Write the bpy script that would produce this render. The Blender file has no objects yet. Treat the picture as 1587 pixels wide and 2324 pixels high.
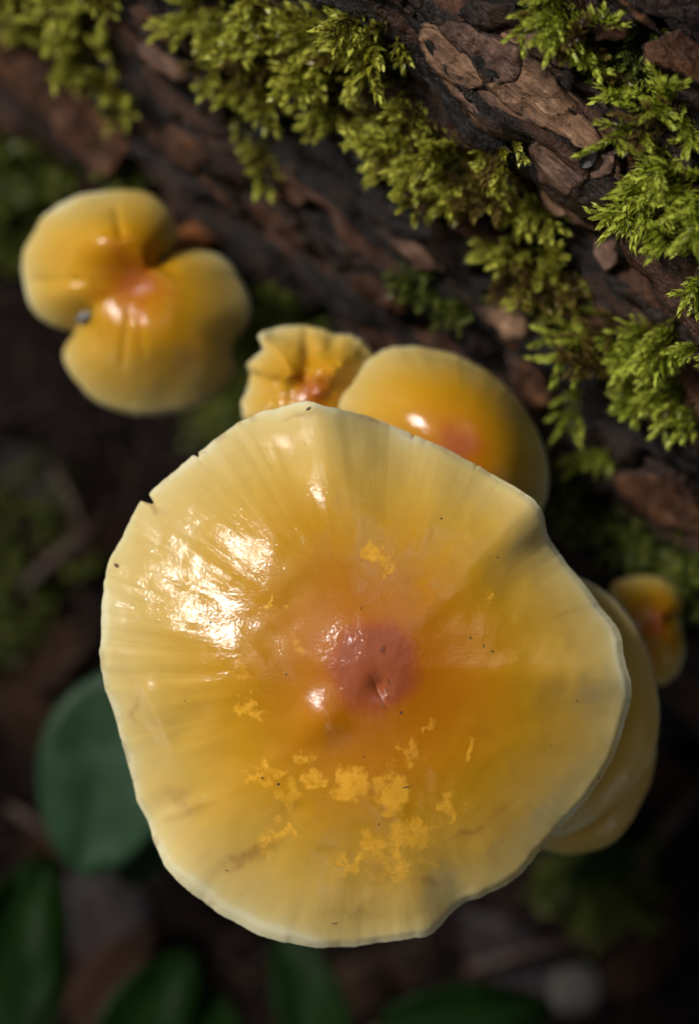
import bpy, bmesh, math, random
import numpy as np
from mathutils import Vector, Matrix, Quaternion
from mathutils.bvhtree import BVHTree
from mathutils.geometry import delaunay_2d_cdt

random.seed(7)
rng = np.random.default_rng(7)
sc = bpy.context.scene
C = bpy.context.collection
R = math.radians

# ------------------------------------------------------------------ camera
CAM_H = 0.30          # metres from lens to the in-focus plane (level with the big cap)
FRAME_W = 0.079       # width of the field there
LIFT = 8.5            # cm: height of the in-focus plane above the forest floor
cam_d = bpy.data.cameras.new("camera")
cam = bpy.data.objects.new("camera", cam_d); C.objects.link(cam)
cam.location = (0, 0, CAM_H + LIFT * 0.01)
cam_d.sensor_fit = 'HORIZONTAL'; cam_d.sensor_width = 24.0
cam_d.lens = 24.0 * CAM_H / FRAME_W
cam_d.clip_start = 0.01; cam_d.clip_end = 200.0
cam_d.dof.use_dof = True
cam_d.dof.focus_distance = CAM_H + 0.003
cam_d.dof.aperture_fstop = 6.8
sc.camera = cam

# ------------------------------------------------------------------ sky and sun
SUN_EL, SUN_DIR = 47.0, (-1.0, 0.62)      # elevation in degrees, horizontal direction towards the sun
w = bpy.data.worlds.new("World"); sc.world = w; w.use_nodes = True
nt = w.node_tree; nt.nodes.clear()
wo = nt.nodes.new('ShaderNodeOutputWorld'); bg = nt.nodes.new('ShaderNodeBackground')
sky = nt.nodes.new('ShaderNodeTexSky'); sky.sky_type = 'NISHITA'; sky.sun_disc = False
sky.sun_elevation = R(SUN_EL)
sky.sun_rotation = math.atan2(SUN_DIR[0], SUN_DIR[1])
sky.air_density = 1.0; sky.dust_density = 2.0; sky.ozone_density = 1.0
hs = nt.nodes.new('ShaderNodeHueSaturation'); hs.inputs['Saturation'].default_value = 0.25   # overcast: greyer than a clear sky
bg.inputs['Strength'].default_value = 0.15
nt.links.new(sky.outputs[0], hs.inputs['Color']); nt.links.new(hs.outputs[0], bg.inputs[0]); nt.links.new(bg.outputs[0], wo.inputs[0])
sun_d = bpy.data.lights.new("sun", 'SUN'); sun_d.energy = 0.80; sun_d.angle = R(10); sun_d.color = (1.0, 0.95, 0.87)
sun = bpy.data.objects.new("sun", sun_d); C.objects.link(sun)
sv = Vector((SUN_DIR[0], SUN_DIR[1], 0)).normalized() * math.cos(R(SUN_EL)) + Vector((0, 0, math.sin(R(SUN_EL))))
sun.rotation_euler = sv.to_track_quat('Z', 'Y').to_euler(); sun.location = sv * 2
sc.view_settings.view_transform = 'Standard'; sc.view_settings.look = 'None'
sc.view_settings.gamma = 1.0; sc.view_settings.use_curve_mapping = False
sc.view_settings.exposure = 1.9
sc.cycles.use_denoising = True
sc.cycles.max_bounces = 8
sc.cycles.sample_clamp_indirect = 6.0

# ------------------------------------------------------------------ helpers
def P(px, py, z):
    """cm position of the point seen at (px, py) of a 1587-wide print, z cm from the in-focus plane."""
    k = FRAME_W * 100 / 1587 * (CAM_H * 100 - z) / (CAM_H * 100)
    return np.array([(px - 793.5) * k, (1162 - py) * k, z + LIFT])

def hash3(i, j, k, seed):
    h = (i * 374761393 + j * 668265263 + k * 2147483647 + seed * 1274126177) & 0xFFFFFFFF
    h = ((h ^ (h >> 13)) * 1274126177) & 0xFFFFFFFF
    h = ((h ^ (h >> 16)) * 2246822519) & 0xFFFFFFFF
    return ((h ^ (h >> 15)) & 0xFFFFFF) / float(0xFFFFFF)

def vnoise(x, y, z, seed=0):
    x, y, z = np.broadcast_arrays(np.asarray(x, float), np.asarray(y, float), np.asarray(z, float))
    i, j, k = (np.floor(a).astype(np.int64) for a in (x, y, z))
    f = [a - np.floor(a) for a in (x, y, z)]
    u, v, w_ = (a * a * a * (a * (a * 6 - 15) + 10) for a in f)
    r = 0
    for a in (0, 1):
        for b in (0, 1):
            for c in (0, 1):
                r = r + hash3(i + a, j + b, k + c, seed) * (u if a else 1 - u) * (v if b else 1 - v) * (w_ if c else 1 - w_)
    return r * 2 - 1

def fbm(x, y, z=0.0, oct=4, seed=0, gain=0.5):
    r, a, f = 0, 1.0, 1.0
    for o in range(oct):
        r = r + a * vnoise(np.asarray(x) * f + 17.3 * o, np.asarray(y) * f - 5.1 * o, np.asarray(z) * f + 3.7 * o, seed + o)
        a *= gain; f *= 2.03
    return r

def sstep(a, b, x):
    t = np.clip((x - a) / (b - a), 0, 1); return t * t * (3 - 2 * t)

def mesh_of(name, verts_cm, faces, mat, smooth=True, attrs=None):
    me = bpy.data.meshes.new(name)
    v = np.asarray(verts_cm, float) * 0.01
    me.from_pydata(v.tolist(), [], [tuple(int(i) for i in f) for f in faces])
    if smooth: me.polygons.foreach_set('use_smooth', [True] * len(me.polygons))
    for k, a in (attrs or {}).items():
        a = np.asarray(a, np.float32)
        if a.ndim == 1:
            at = me.attributes.new(k, 'FLOAT', 'POINT'); at.data.foreach_set('value', a)
        else:
            at = me.attributes.new(k, 'FLOAT_VECTOR', 'POINT'); at.data.foreach_set('vector', a.ravel())
    if mat: me.materials.append(mat)
    me.update()
    return me

def link(name, me, parent=None, loc_cm=(0, 0, 0)):
    o = bpy.data.objects.new(name, me); C.objects.link(o)
    if parent is not None: o.parent = parent
    o.location = [c * 0.01 for c in loc_cm]
    return o

def obj(name, verts_cm, faces, mat, parent=None, origin=None, smooth=True, attrs=None):
    """verts in world cm; origin = thing's base (top level) or the parent's base."""
    org = np.asarray(origin if origin is not None else (parent['_o'] if parent is not None else (0, 0, 0)), float)
    me = mesh_of(name, np.asarray(verts_cm, float) - org, faces, mat, smooth, attrs)
    return link(name, me, parent, (0, 0, 0) if parent is not None else org)

def tag(o, label=None, cat=None, group=None, kind=None):
    if label: o['label'] = label
    if cat: o['category'] = cat
    if group: o['group'] = group
    if kind: o['kind'] = kind
    return o

def thing(name, base_cm, label, cat, group=None):
    o = bpy.data.objects.new(name, None); C.objects.link(o)
    o.empty_display_size = 0.005
    o.location = [c * 0.01 for c in base_cm]; o['_o'] = [float(c) for c in base_cm]
    return tag(o, label, cat, group)

def grid_faces(nr, nc, closed=False):
    f = []
    for i in range(nr - 1):
        for j in range(nc if closed else nc - 1):
            a = i * nc + j; b = i * nc + (j + 1) % nc
            f.append((a, b, b + nc, a + nc))
    return f

def tube(path, radii, seg=10):
    path = np.asarray(path, float); n = len(path)
    tang = np.gradient(path, axis=0)
    tang /= np.linalg.norm(tang, axis=1)[:, None] + 1e-9
    up = np.array([0.31, 0.87, 0.22]); V = []
    for i in range(n):
        a = np.cross(tang[i], up); a /= np.linalg.norm(a) + 1e-9
        b = np.cross(tang[i], a)
        for k in range(seg):
            t = 2 * math.pi * k / seg
            V.append(path[i] + (a * math.cos(t) + b * math.sin(t)) * radii[i])
    F = grid_faces(n, seg, True)
    F.append(tuple(range(seg))[::-1]); F.append(tuple(range((n - 1) * seg, n * seg)))
    return np.array(V), F

def bez(p0, p1, p2, p3, n):
    t = np.linspace(0, 1, n)[:, None]
    return (1 - t) ** 3 * p0 + 3 * (1 - t) ** 2 * t * p1 + 3 * (1 - t) * t * t * p2 + t ** 3 * p3

# ------------------------------------------------------------------ materials
class NT:
    def __init__(s, name):
        s.m = bpy.data.materials.new(name); s.m.use_nodes = True
        s.t = s.m.node_tree; s.t.nodes.clear()
        s.out = s.n('ShaderNodeOutputMaterial')
    def n(s, typ, **kw):
        nd = s.t.nodes.new(typ)
        for k, v in kw.items():
            if k.startswith('_'): setattr(nd, k[1:], v)
            else:
                key = k.replace('__', ' ')
                if isinstance(v, bpy.types.NodeSocket): s.t.links.new(v, nd.inputs[key])
                else: nd.inputs[key].default_value = v
        return nd
    def l(s, a, b): s.t.links.new(a, b)
    def attr(s, name): return s.n('ShaderNodeAttribute', _attribute_name=name)
    def noise(s, vec, scale, detail=4, rough=0.55, dist=0.0):
        nd = s.n('ShaderNodeTexNoise', Scale=scale, Detail=detail, Roughness=rough, Distortion=dist)
        if vec is not None: s.l(vec, nd.inputs['Vector'])
        return nd.outputs['Fac']
    def ramp(s, fac, stops, interp='LINEAR'):
        nd = s.n('ShaderNodeValToRGB'); cr = nd.color_ramp; cr.interpolation = interp
        while len(cr.elements) > 1: cr.elements.remove(cr.elements[-1])
        for i, (p, c) in enumerate(stops):
            e = cr.elements[0] if i == 0 else cr.elements.new(p)
            e.position = p
            e.color = (*c, 1) if isinstance(c, tuple) else (c, c, c, 1)
        s.l(fac, nd.inputs[0]); return nd.outputs[0]
    def math(s, op, a, b=0.0, clamp=False):
        nd = s.n('ShaderNodeMath', _operation=op, _use_clamp=clamp)
        for i, x in enumerate((a, b)):
            if isinstance(x, bpy.types.NodeSocket): s.l(x, nd.inputs[i])
            else: nd.inputs[i].default_value = x
        return nd.outputs[0]
    def mix(s, fac, a, b, mode='MIX'):
        nd = s.n('ShaderNodeMix', _data_type='RGBA', _blend_type=mode)
        for i, x in ((0, fac), (6, a), (7, b)):
            if isinstance(x, bpy.types.NodeSocket): s.l(x, nd.inputs[i])
            else: nd.inputs[i].default_value = (*x, 1) if isinstance(x, tuple) else x
        return nd.outputs[2]
    def bump(s, h, strength, dist, normal=None):
        nd = s.n('ShaderNodeBump', Strength=strength, Distance=dist, Height=h)
        if normal is not None: s.l(normal, nd.inputs['Normal'])
        return nd.outputs[0]
    def mapping(s, vec, scale=(1, 1, 1), rot=(0, 0, 0), loc=(0, 0, 0)):
        nd = s.n('ShaderNodeMapping'); s.l(vec, nd.inputs[0])
        nd.inputs['Scale'].default_value = scale; nd.inputs['Rotation'].default_value = rot; nd.inputs['Location'].default_value = loc
        return nd.outputs[0]
    def obj_coord(s): return s.n('ShaderNodeTexCoord').outputs['Object']
    def geo_pos(s): return s.n('ShaderNodeNewGeometry').outputs['Position']
    def done(s, shader): s.l(shader, s.out.inputs[0]); return s.m

def cap_material():
    s = NT('mushroom_cap_skin')
    tone = s.attr('tone').outputs['Fac']; t = s.attr('rad').outputs['Fac']
    fleck = s.attr('fleck').outputs['Fac']; wet = s.attr('wet').outputs['Fac']; stain = s.attr('stain').outputs['Fac']
    dirv = s.attr('dirv').outputs['Vector']; pos = s.geo_pos()
    streak = s.noise(s.mapping(dirv, (11, 11, 1.6)), 1.0, 4, 0.55)
    streak_f = s.noise(s.mapping(dirv, (42, 42, 6)), 1.0, 3, 0.6, 0.4)
    blot = s.noise(pos, 160, 4, 0.6)
    d = s.math('ADD', s.math('MULTIPLY', s.math('SUBTRACT', streak, 0.5), 0.035), s.math('MULTIPLY', s.math('SUBTRACT', blot, 0.5), 0.10))
    tt = s.math('ADD', tone, s.math('MULTIPLY', d, s.math('MULTIPLY', t, t)))
    col = s.ramp(tt, [(0.0, (0.245, 0.060, 0.022)), (0.10, (0.32, 0.075, 0.012)), (0.20, (0.37, 0.112, 0.001)),
                      (0.36, (0.40, 0.165, 0.002)), (0.50, (0.435, 0.218, 0.007)), (0.68, (0.47, 0.285, 0.045)),
                      (0.86, (0.49, 0.350, 0.110)), (0.95, (0.51, 0.415, 0.19)), (1.0, (0.57, 0.51, 0.32))])
    col = s.mix(s.math('MULTIPLY', s.math('MULTIPLY', s.math('SUBTRACT', streak_f, 0.5), 0.28, True), s.math('MULTIPLY', t, t)), col, (0.78, 0.60, 0.22))
    fl_n = s.noise(pos, 900, 4, 0.7)
    flm = s.ramp(s.math('ADD', fleck, s.math('MULTIPLY', s.math('SUBTRACT', fl_n, 0.5), 0.9)), [(0.20, 0.0), (0.82, 1.0)])
    col = s.mix(s.math('MULTIPLY', flm, 0.66), col, s.mix(fl_n, (0.56, 0.24, 0.008), (0.86, 0.50, 0.06)))
    col = s.mix(stain, col, (0.20, 0.085, 0.020))
    # relief: wet skin pulled into fine radial wrinkles, pimples and smears
    fine = s.noise(pos, 1500, 4, 0.7)
    mid = s.noise(pos, 480, 3, 0.6, 0.6); vfine = s.noise(pos, 3000, 2, 0.6)
    rib = s.attr('rib').outputs['Fac']
    rw = s.math('MULTIPLY', s.math('MULTIPLY', streak_f, rib), s.math('MINIMUM', s.math('MULTIPLY', s.math('SUBTRACT', t, 0.36, True), 2.4), 1.0))
    h = s.math('ADD', s.math('MULTIPLY', rw, 0.85), s.math('ADD', s.math('MULTIPLY', mid, 0.27), s.math('ADD', s.math('MULTIPLY', fine, 0.38), s.math('MULTIPLY', vfine, 0.52))))
    h = s.math('ADD', h, s.math('MULTIPLY', s.math('MULTIPLY', flm, fl_n), 0.9))
    calm = s.ramp(s.noise(pos, 95, 3, 0.55, 0.8), [(0.38, 0.5), (0.62, 1.0)])
    umb = s.ramp(t, [(0.14, 1.0), (0.24, 0.75)])
    h = s.math('MULTIPLY', h, s.math('MULTIPLY', calm, umb))
    nb = s.bump(h, 0.18, 0.0002)
    nc = s.bump(h, 0.70, 0.00017)
    wn = s.noise(pos, 150, 4, 0.62, 0.5)
    wm = s.math('MULTIPLY', wet, s.ramp(wn, [(0.34, 0.45), (0.55, 1.0)]))
    wm = s.math('MULTIPLY', wm, s.math('SUBTRACT', 1.0, s.math('MULTIPLY', flm, 0.85)))
    crough = s.ramp(wn, [(0.3, 0.16), (0.55, 0.035)])
    b = s.n('ShaderNodeBsdfPrincipled', Base__Color=col, Roughness=0.5, Normal=nb, Coat__Weight=wm, Coat__Roughness=crough, Coat__Normal=nc,
            Subsurface__Weight=0.25, Subsurface__Scale=0.0022)
    b.inputs['Specular IOR Level'].default_value = 0.12
    b.inputs['Subsurface Radius'].default_value = (1.0, 0.5, 0.15)
    return s.done(b.outputs[0])

def simple_mat(name, c1, c2, scale, rough=0.6, bump=0.4, bdist=0.0005, spec=0.4, stretch=(1, 1, 1), rot=(0, 0, 0), sss=0.0, coat=0.0, lo=0.35, hi=0.65):
    s = NT(name); co = s.mapping(s.geo_pos(), stretch, rot)
    n = s.noise(co, scale, 5, 0.62); n2 = s.noise(co, scale * 4.3, 4, 0.6)
    col = s.ramp(n, [(lo, c1), (hi, c2)])
    nb = s.bump(s.math('ADD', n, s.math('MULTIPLY', n2, 0.5)), bump, bdist)
    b = s.n('ShaderNodeBsdfPrincipled', Base__Color=col, Roughness=rough, Normal=nb)
    b.inputs['Specular IOR Level'].default_value = spec
    b.inputs['Coat Weight'].default_value = coat; b.inputs['Coat Roughness'].default_value = 0.15
    if sss:
        b.inputs['Subsurface Weight'].default_value = sss; b.inputs['Subsurface Scale'].default_value = 0.002
    return s.done(b.outputs[0])

GRAIN = math.atan2(-0.656, 0.755)     # direction of the log's grain on the ground plan

def bark_material():
    s = NT('wet_dark_bark')
    al = s.mapping(s.n('ShaderNodeVectorRotate', _rotation_type='Z_AXIS', Vector=s.geo_pos(), Angle=-GRAIN).outputs[0], (0.22, 1, 1))
    n = s.noise(al, 210, 5, 0.65, 0.5); n2 = s.noise(al, 900, 5, 0.7); n3 = s.noise(s.geo_pos(), 55, 3, 0.55)
    grit = s.noise(s.geo_pos(), 1700, 3, 0.7)
    k = s.math('ADD', s.math('MULTIPLY', n, 0.6), s.math('MULTIPLY', n3, 0.4))
    col = s.ramp(k, [(0.44, (0.003, 0.0025, 0.0025)), (0.54, (0.008, 0.005, 0.004)), (0.62, (0.035, 0.015, 0.009)), (0.71, (0.17, 0.070, 0.030))])
    rs = s.noise(s.mapping(al, (0.2, 1, 1)), 150, 4, 0.6, 0.4)
    col = s.mix(s.ramp(rs, [(0.50, 0.0), (0.62, 0.9)]), col, (0.11, 0.044, 0.021))
    col = s.mix(s.math('MULTIPLY', n2, 0.5), col, (0.007, 0.005, 0.005))
    h = s.math('ADD', s.math('ADD', s.math('MULTIPLY', n, 0.8), s.math('MULTIPLY', n2, 0.5)), s.math('MULTIPLY', grit, 0.35))
    nb = s.bump(h, 1.0, 0.0014)
    b = s.n('ShaderNodeBsdfPrincipled', Base__Color=col, Roughness=s.ramp(n2, [(0.35, 0.28), (0.65, 0.6)]), Normal=nb)
    b.inputs['Specular IOR Level'].default_value = 0.15
    b.inputs['Coat Weight'].default_value = 0.3; b.inputs['Coat Roughness'].default_value = 0.2; s.l(nb, b.inputs['Coat Normal'])
    return s.done(b.outputs[0])

def plate_material(name, dark, mid, light, rough=0.5):
    s = NT(name)
    al = s.mapping(s.n('ShaderNodeVectorRotate', _rotation_type='Z_AXIS', Vector=s.geo_pos(), Angle=-GRAIN).outputs[0], (0.16, 1, 1))
    n = s.noise(al, 420, 5, 0.68, 0.3); n2 = s.noise(al, 1600, 4, 0.7); blot = s.noise(s.geo_pos(), 190, 5, 0.62)
    edge = s.attr('edge').outputs['Fac']
    k = s.math('ADD', s.math('MULTIPLY', n, 0.45), s.math('MULTIPLY', blot, 0.55))
    col = s.ramp(k, [(0.34, dark), (0.5, mid), (0.64, light)])
    col = s.mix(s.ramp(n2, [(0.42, 0.55), (0.56, 0.0)]), col, dark)
    spots = s.noise(s.geo_pos(), 780, 3, 0.6)
    col = s.mix(s.ramp(spots, [(0.60, 0.0), (0.70, 0.75)]), col, (0.02, 0.013, 0.011))
    col = s.mix(s.ramp(s.math('ADD', edge, s.math('MULTIPLY', s.math('SUBTRACT', blot, 0.5), 0.8)), [(0.72, 0.0), (0.95, 0.8)]), col, (0.016, 0.011, 0.010))
    h = s.math('ADD', s.math('MULTIPLY', n, 0.6), s.math('ADD', s.math('MULTIPLY', n2, 0.75), s.math('MULTIPLY', blot, 0.5)))
    nb = s.bump(h, 1.0, 0.0012)
    b = s.n('ShaderNodeBsdfPrincipled', Base__Color=col, Roughness=s.ramp(n2, [(0.35, rough - 0.17), (0.65, rough + 0.1)]), Normal=nb)
    b.inputs['Specular IOR Level'].default_value = 0.28
    return s.done(b.outputs[0])

def moss_material(name, base, mid, tip):
    s = NT(name)
    age = s.attr('age').outputs['Fac']
    rnd = s.n('ShaderNodeObjectInfo').outputs['Random']
    ln = s.noise(s.geo_pos(), 130, 3, 0.6)
    a = s.math('ADD', age, s.math('ADD', s.math('MULTIPLY', s.math('SUBTRACT', rnd, 0.5), 0.25), s.math('MULTIPLY', s.math('SUBTRACT', ln, 0.5), 0.9)))
    col = s.ramp(a, [(0.12, base), (0.5, mid), (0.98, tip)])
    p = s.n('ShaderNodeBsdfPrincipled', Base__Color=col, Roughness=0.32)
    p.inputs['Specular IOR Level'].default_value = 0.5
    tr = s.n('ShaderNodeBsdfTranslucent', Color=col)
    mx = s.n('ShaderNodeMixShader', Fac=0.45); s.l(p.outputs[0], mx.inputs[1]); s.l(tr.outputs[0], mx.inputs[2])
    return s.done(mx.outputs[0])

def leaf_material(name, c1, c2, rough=0.5, trans=0.15, spec=0.35):
    s = NT(name)
    vein = s.attr('vein').outputs['Fac']; n = s.noise(s.geo_pos(), 90, 4, 0.6)
    col = s.ramp(n, [(0.35, c1), (0.65, c2)])
    col = s.mix(s.math('MULTIPLY', vein, 0.22), col, tuple(min(1, c * 1.9) for c in c2))
    nb = s.bump(s.math('ADD', s.noise(s.geo_pos(), 300, 3), vein), 0.2, 0.0004)
    p = s.n('ShaderNodeBsdfPrincipled', Base__Color=col, Roughness=rough, Normal=nb)
    p.inputs['Specular IOR Level'].default_value = spec
    tr = s.n('ShaderNodeBsdfTranslucent', Color=col)
    mx = s.n('ShaderNodeMixShader', Fac=trans); s.l(p.outputs[0], mx.inputs[1]); s.l(tr.outputs[0], mx.inputs[2])
    return s.done(mx.outputs[0])

M_CAP = cap_material()
M_GILL = simple_mat('grey_green_gills', (0.16, 0.15, 0.07), (0.28, 0.26, 0.14), 300, 0.7)
M_STEM = simple_mat('mushroom_stem_skin', (0.30, 0.13, 0.035), (0.58, 0.40, 0.14), 180, 0.5, 0.5, 0.0004, stretch=(1, 1, 0.2), sss=0.2)
M_STEM_D = simple_mat('brown_stem_skin', (0.16, 0.055, 0.018), (0.32, 0.12, 0.035), 180, 0.5, 0.5, 0.0004, sss=0.1)
M_BARK = bark_material()
M_PL_TAN = plate_material('tan_bark', (0.07, 0.034, 0.019), (0.25, 0.138, 0.078), (0.46, 0.295, 0.180), 0.48)
M_PL_PINK = plate_material('pinkish_bark', (0.050, 0.026, 0.018), (0.165, 0.090, 0.062), (0.33, 0.200, 0.145), 0.45)
M_PL_RUST = plate_material('rusty_bark', (0.026, 0.011, 0.006), (0.085, 0.034, 0.014), (0.20, 0.082, 0.034), 0.45)
M_PL_DARK = plate_material('dark_bark', (0.006, 0.004, 0.004), (0.020, 0.011, 0.008), (0.065, 0.034, 0.022), 0.4)
M_PL_DEEP = plate_material('blackish_bark', (0.005, 0.004, 0.004), (0.015, 0.010, 0.009), (0.040, 0.024, 0.018), 0.38)
M_MOSS_B = moss_material('brown_old_moss', (0.050, 0.028, 0.010), (0.11, 0.070, 0.018), (0.22, 0.16, 0.035))
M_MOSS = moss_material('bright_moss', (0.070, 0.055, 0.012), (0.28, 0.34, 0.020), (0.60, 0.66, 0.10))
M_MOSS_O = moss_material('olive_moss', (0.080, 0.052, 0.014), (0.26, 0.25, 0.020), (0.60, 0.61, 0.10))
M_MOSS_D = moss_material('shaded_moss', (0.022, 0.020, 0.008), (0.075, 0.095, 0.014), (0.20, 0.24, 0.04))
M_SOIL = simple_mat('damp_forest_soil', (0.003, 0.002, 0.002), (0.011, 0.007, 0.006), 120, 0.9, 0.9, 0.002, 0.04)
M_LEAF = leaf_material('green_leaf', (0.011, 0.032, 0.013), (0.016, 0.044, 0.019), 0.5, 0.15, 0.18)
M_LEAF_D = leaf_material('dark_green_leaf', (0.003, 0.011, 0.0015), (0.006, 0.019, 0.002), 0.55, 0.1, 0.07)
M_DEAD = leaf_material('dead_brown_leaf', (0.009, 0.005, 0.003), (0.026, 0.012, 0.007), 0.7, 0.05, 0.08)
M_DEAD_P = leaf_material('purplish_dead_leaf', (0.011, 0.008, 0.009), (0.024, 0.018, 0.020), 0.6, 0.05, 0.12)
M_TWIG = simple_mat('twig_bark', (0.010, 0.005, 0.003), (0.035, 0.016, 0.008), 200, 0.6)
M_STONE = simple_mat('grey_stone', (0.045, 0.043, 0.038), (0.085, 0.08, 0.072), 150, 0.7, spec=0.1)
M_CRUMB = simple_mat('grey_crumb', (0.05, 0.05, 0.05), (0.25, 0.24, 0.23), 700, 0.5)
M_SPECK = simple_mat('dark_speck', (0.05, 0.028, 0.010), (0.12, 0.065, 0.02), 900, 0.4)
def water_mat():
    s = NT('water_drop')
    b = s.n('ShaderNodeBsdfPrincipled', Roughness=0.02, IOR=1.33)
    b.inputs['Base Color'].default_value = (0.9, 0.9, 0.9, 1); b.inputs['Transmission Weight'].default_value = 1.0
    return s.done(b.outputs[0])
M_WATER = water_mat()

# ------------------------------------------------------------------ forest floor (reaches the horizon)
def floor_z(x, y):
    r = np.hypot(x, y)
    return 0.35 * fbm(x * 0.35, y * 0.35, 0, 4, 31) * np.minimum(1, 60 / (r + 1) + 0.3) + 0.12 * fbm(x * 1.5, y * 1.5, 0, 3, 33)
rad = np.concatenate([np.linspace(0.01, 16, 90), np.geomspace(16.5, 9000, 60)])
th = np.linspace(0, 2 * math.pi, 240, endpoint=False)
RR, TT = np.meshgrid(rad, th, indexing='ij')
X, Y = RR * np.cos(TT), RR * np.sin(TT)
fl = obj('forest_floor', np.stack([X, Y, floor_z(X, Y)], -1).reshape(-1, 3), grid_faces(len(rad), 240, True), M_SOIL)
tag(fl, 'dark damp forest soil under the mushrooms and the log', kind='structure')

# ------------------------------------------------------------------ fallen log
AX = np.array([0.755, -0.656, 0.0]); AX /= np.linalg.norm(AX)      # along the log
NX = np.array([0.656, 0.755, 0.0]); NX /= np.linalg.norm(NX)       # across it, away from the mushrooms
P0 = 1.45
prof = np.array([(-0.2, -9.2), (-0.55, -8), (-0.5, -6.5), (-0.25, -5.4), (0.2, -4.4), (0.8, -3.5), (1.4, -2.75), (2.0, -2.1), (2.45, -1.65), (2.68, -1.35),
                 (2.80, -0.75), (3.05, -0.38), (3.6, -0.12), (4.6, 0.12), (6.0, 0.35), (8.0, 0.3), (10.2, -0.6), (12.0, -2.4), (13.0, -5.0), (12.9, -7.5), (12.4, -9.2)])
seg = np.r_[0, np.cumsum(np.hypot(*np.diff(prof, axis=0).T))]
ss = np.concatenate([np.linspace(0, 3.4, 24), np.linspace(3.45, 15.5, 250), np.linspace(15.7, seg[-1], 40)])
pp = np.interp(ss, seg, prof[:, 0]); pz = np.interp(ss, seg, prof[:, 1])
for _ in range(2):
    pp[1:-1] = (pp[:-2] + 2 * pp[1:-1] + pp[2:]) / 4; pz[1:-1] = (pz[:-2] + 2 * pz[1:-1] + pz[2:]) / 4
tn = np.stack([np.gradient(pp), np.gradient(pz)], -1); tn /= np.linalg.norm(tn, axis=1)[:, None]
nn = np.stack([-tn[:, 1], tn[:, 0]], -1)          # outward normal in (p, z)
uu = np.concatenate([np.linspace(-26, -9.2, 30), np.linspace(-9, 9, 340), np.linspace(9.2, 26, 30)])
def log_points(disp):
    U, S = np.meshgrid(uu, ss, indexing='ij')
    PPm = np.broadcast_to(pp, U.shape).copy(); PZ = np.broadcast_to(pz, U.shape).copy()
    # wander of the ledge and low swellings along the length
    PPm = PPm + 0.30 * fbm(U * 0.35, S * 0.12, 0, 3, 5) * np.exp(-((S - 9.5) / 5.0) ** 2)
    d = 0.10 * fbm(U * 0.5, S * 0.9, 0, 3, 8)
    if disp:
        warp = 0.5 * fbm(U * 0.8, S * 0.8, 0, 2, 12)
        rid = 1 - np.abs(fbm(U * 0.22, S * 2.0 + warp, 0, 4, 14))
        d = d + 0.42 * (rid - 0.75) + 0.07 * fbm(U * 1.2, S * 5.0, 0, 4, 21) + 0.03 * fbm(U * 5.0, S * 9.0, 0, 3, 23) - 0.12 * sstep(0.62, 0.9, fbm(U * 0.9, S * 3.2, 1.7, 3, 25))
    PPm = PPm + nn[:, 0] * d; PZ = PZ + nn[:, 1] * d
    return (AX[None, None] * U[..., None] + NX[None, None] * (PPm + P0)[..., None] + np.array([0, 0, 1.0]) * (PZ + LIFT)[..., None]).reshape(-1, 3)
log_base = P(1250, 900, -4) * np.array([1, 1, 0]) + NX * 5
log = thing('fallen_log', log_base, 'dark wet fallen log with flaking brown bark and moss running diagonally above the mushrooms', 'log')
V = log_points(True); F = grid_faces(len(uu), len(ss))
F = [f[::-1] for f in F]
F.append(tuple(range(len(ss)))); F.append(tuple(range((len(uu) - 1) * len(ss), len(uu) * len(ss)))[::-1])
obj('bark', V, F, M_BARK, log)
bvh_f = BVHTree.FromPolygons([tuple(v) for v in V], F[:-2])
Vs = log_points(False)
bvh_s = BVHTree.FromPolygons([tuple(v) for v in Vs], F[:-2])
CAMP = Vector((0, 0, CAM_H * 100 + LIFT))
def drop(px, py, bvh=bvh_f):
    """point and normal of the log met on the way from the lens through (px, py)"""
    d = (Vector(P(px, py, 0)) - CAMP).normalized()
    h = bvh.ray_cast(CAMP, d)
    if h[0] is None: return None, None
    n = h[1] if h[1].dot(d) < 0 else -h[1]
    return h[0], n

def in_poly(x, y, poly):
    r = False; n = len(poly); j = n - 1
    for i in range(n):
        xi, yi = poly[i]; xj, yj = poly[j]
        if (yi > y) != (yj > y) and x < (xj - xi) * (y - yi) / (yj - yi + 1e-12) + xi: r = not r
        j = i
    return r

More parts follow.
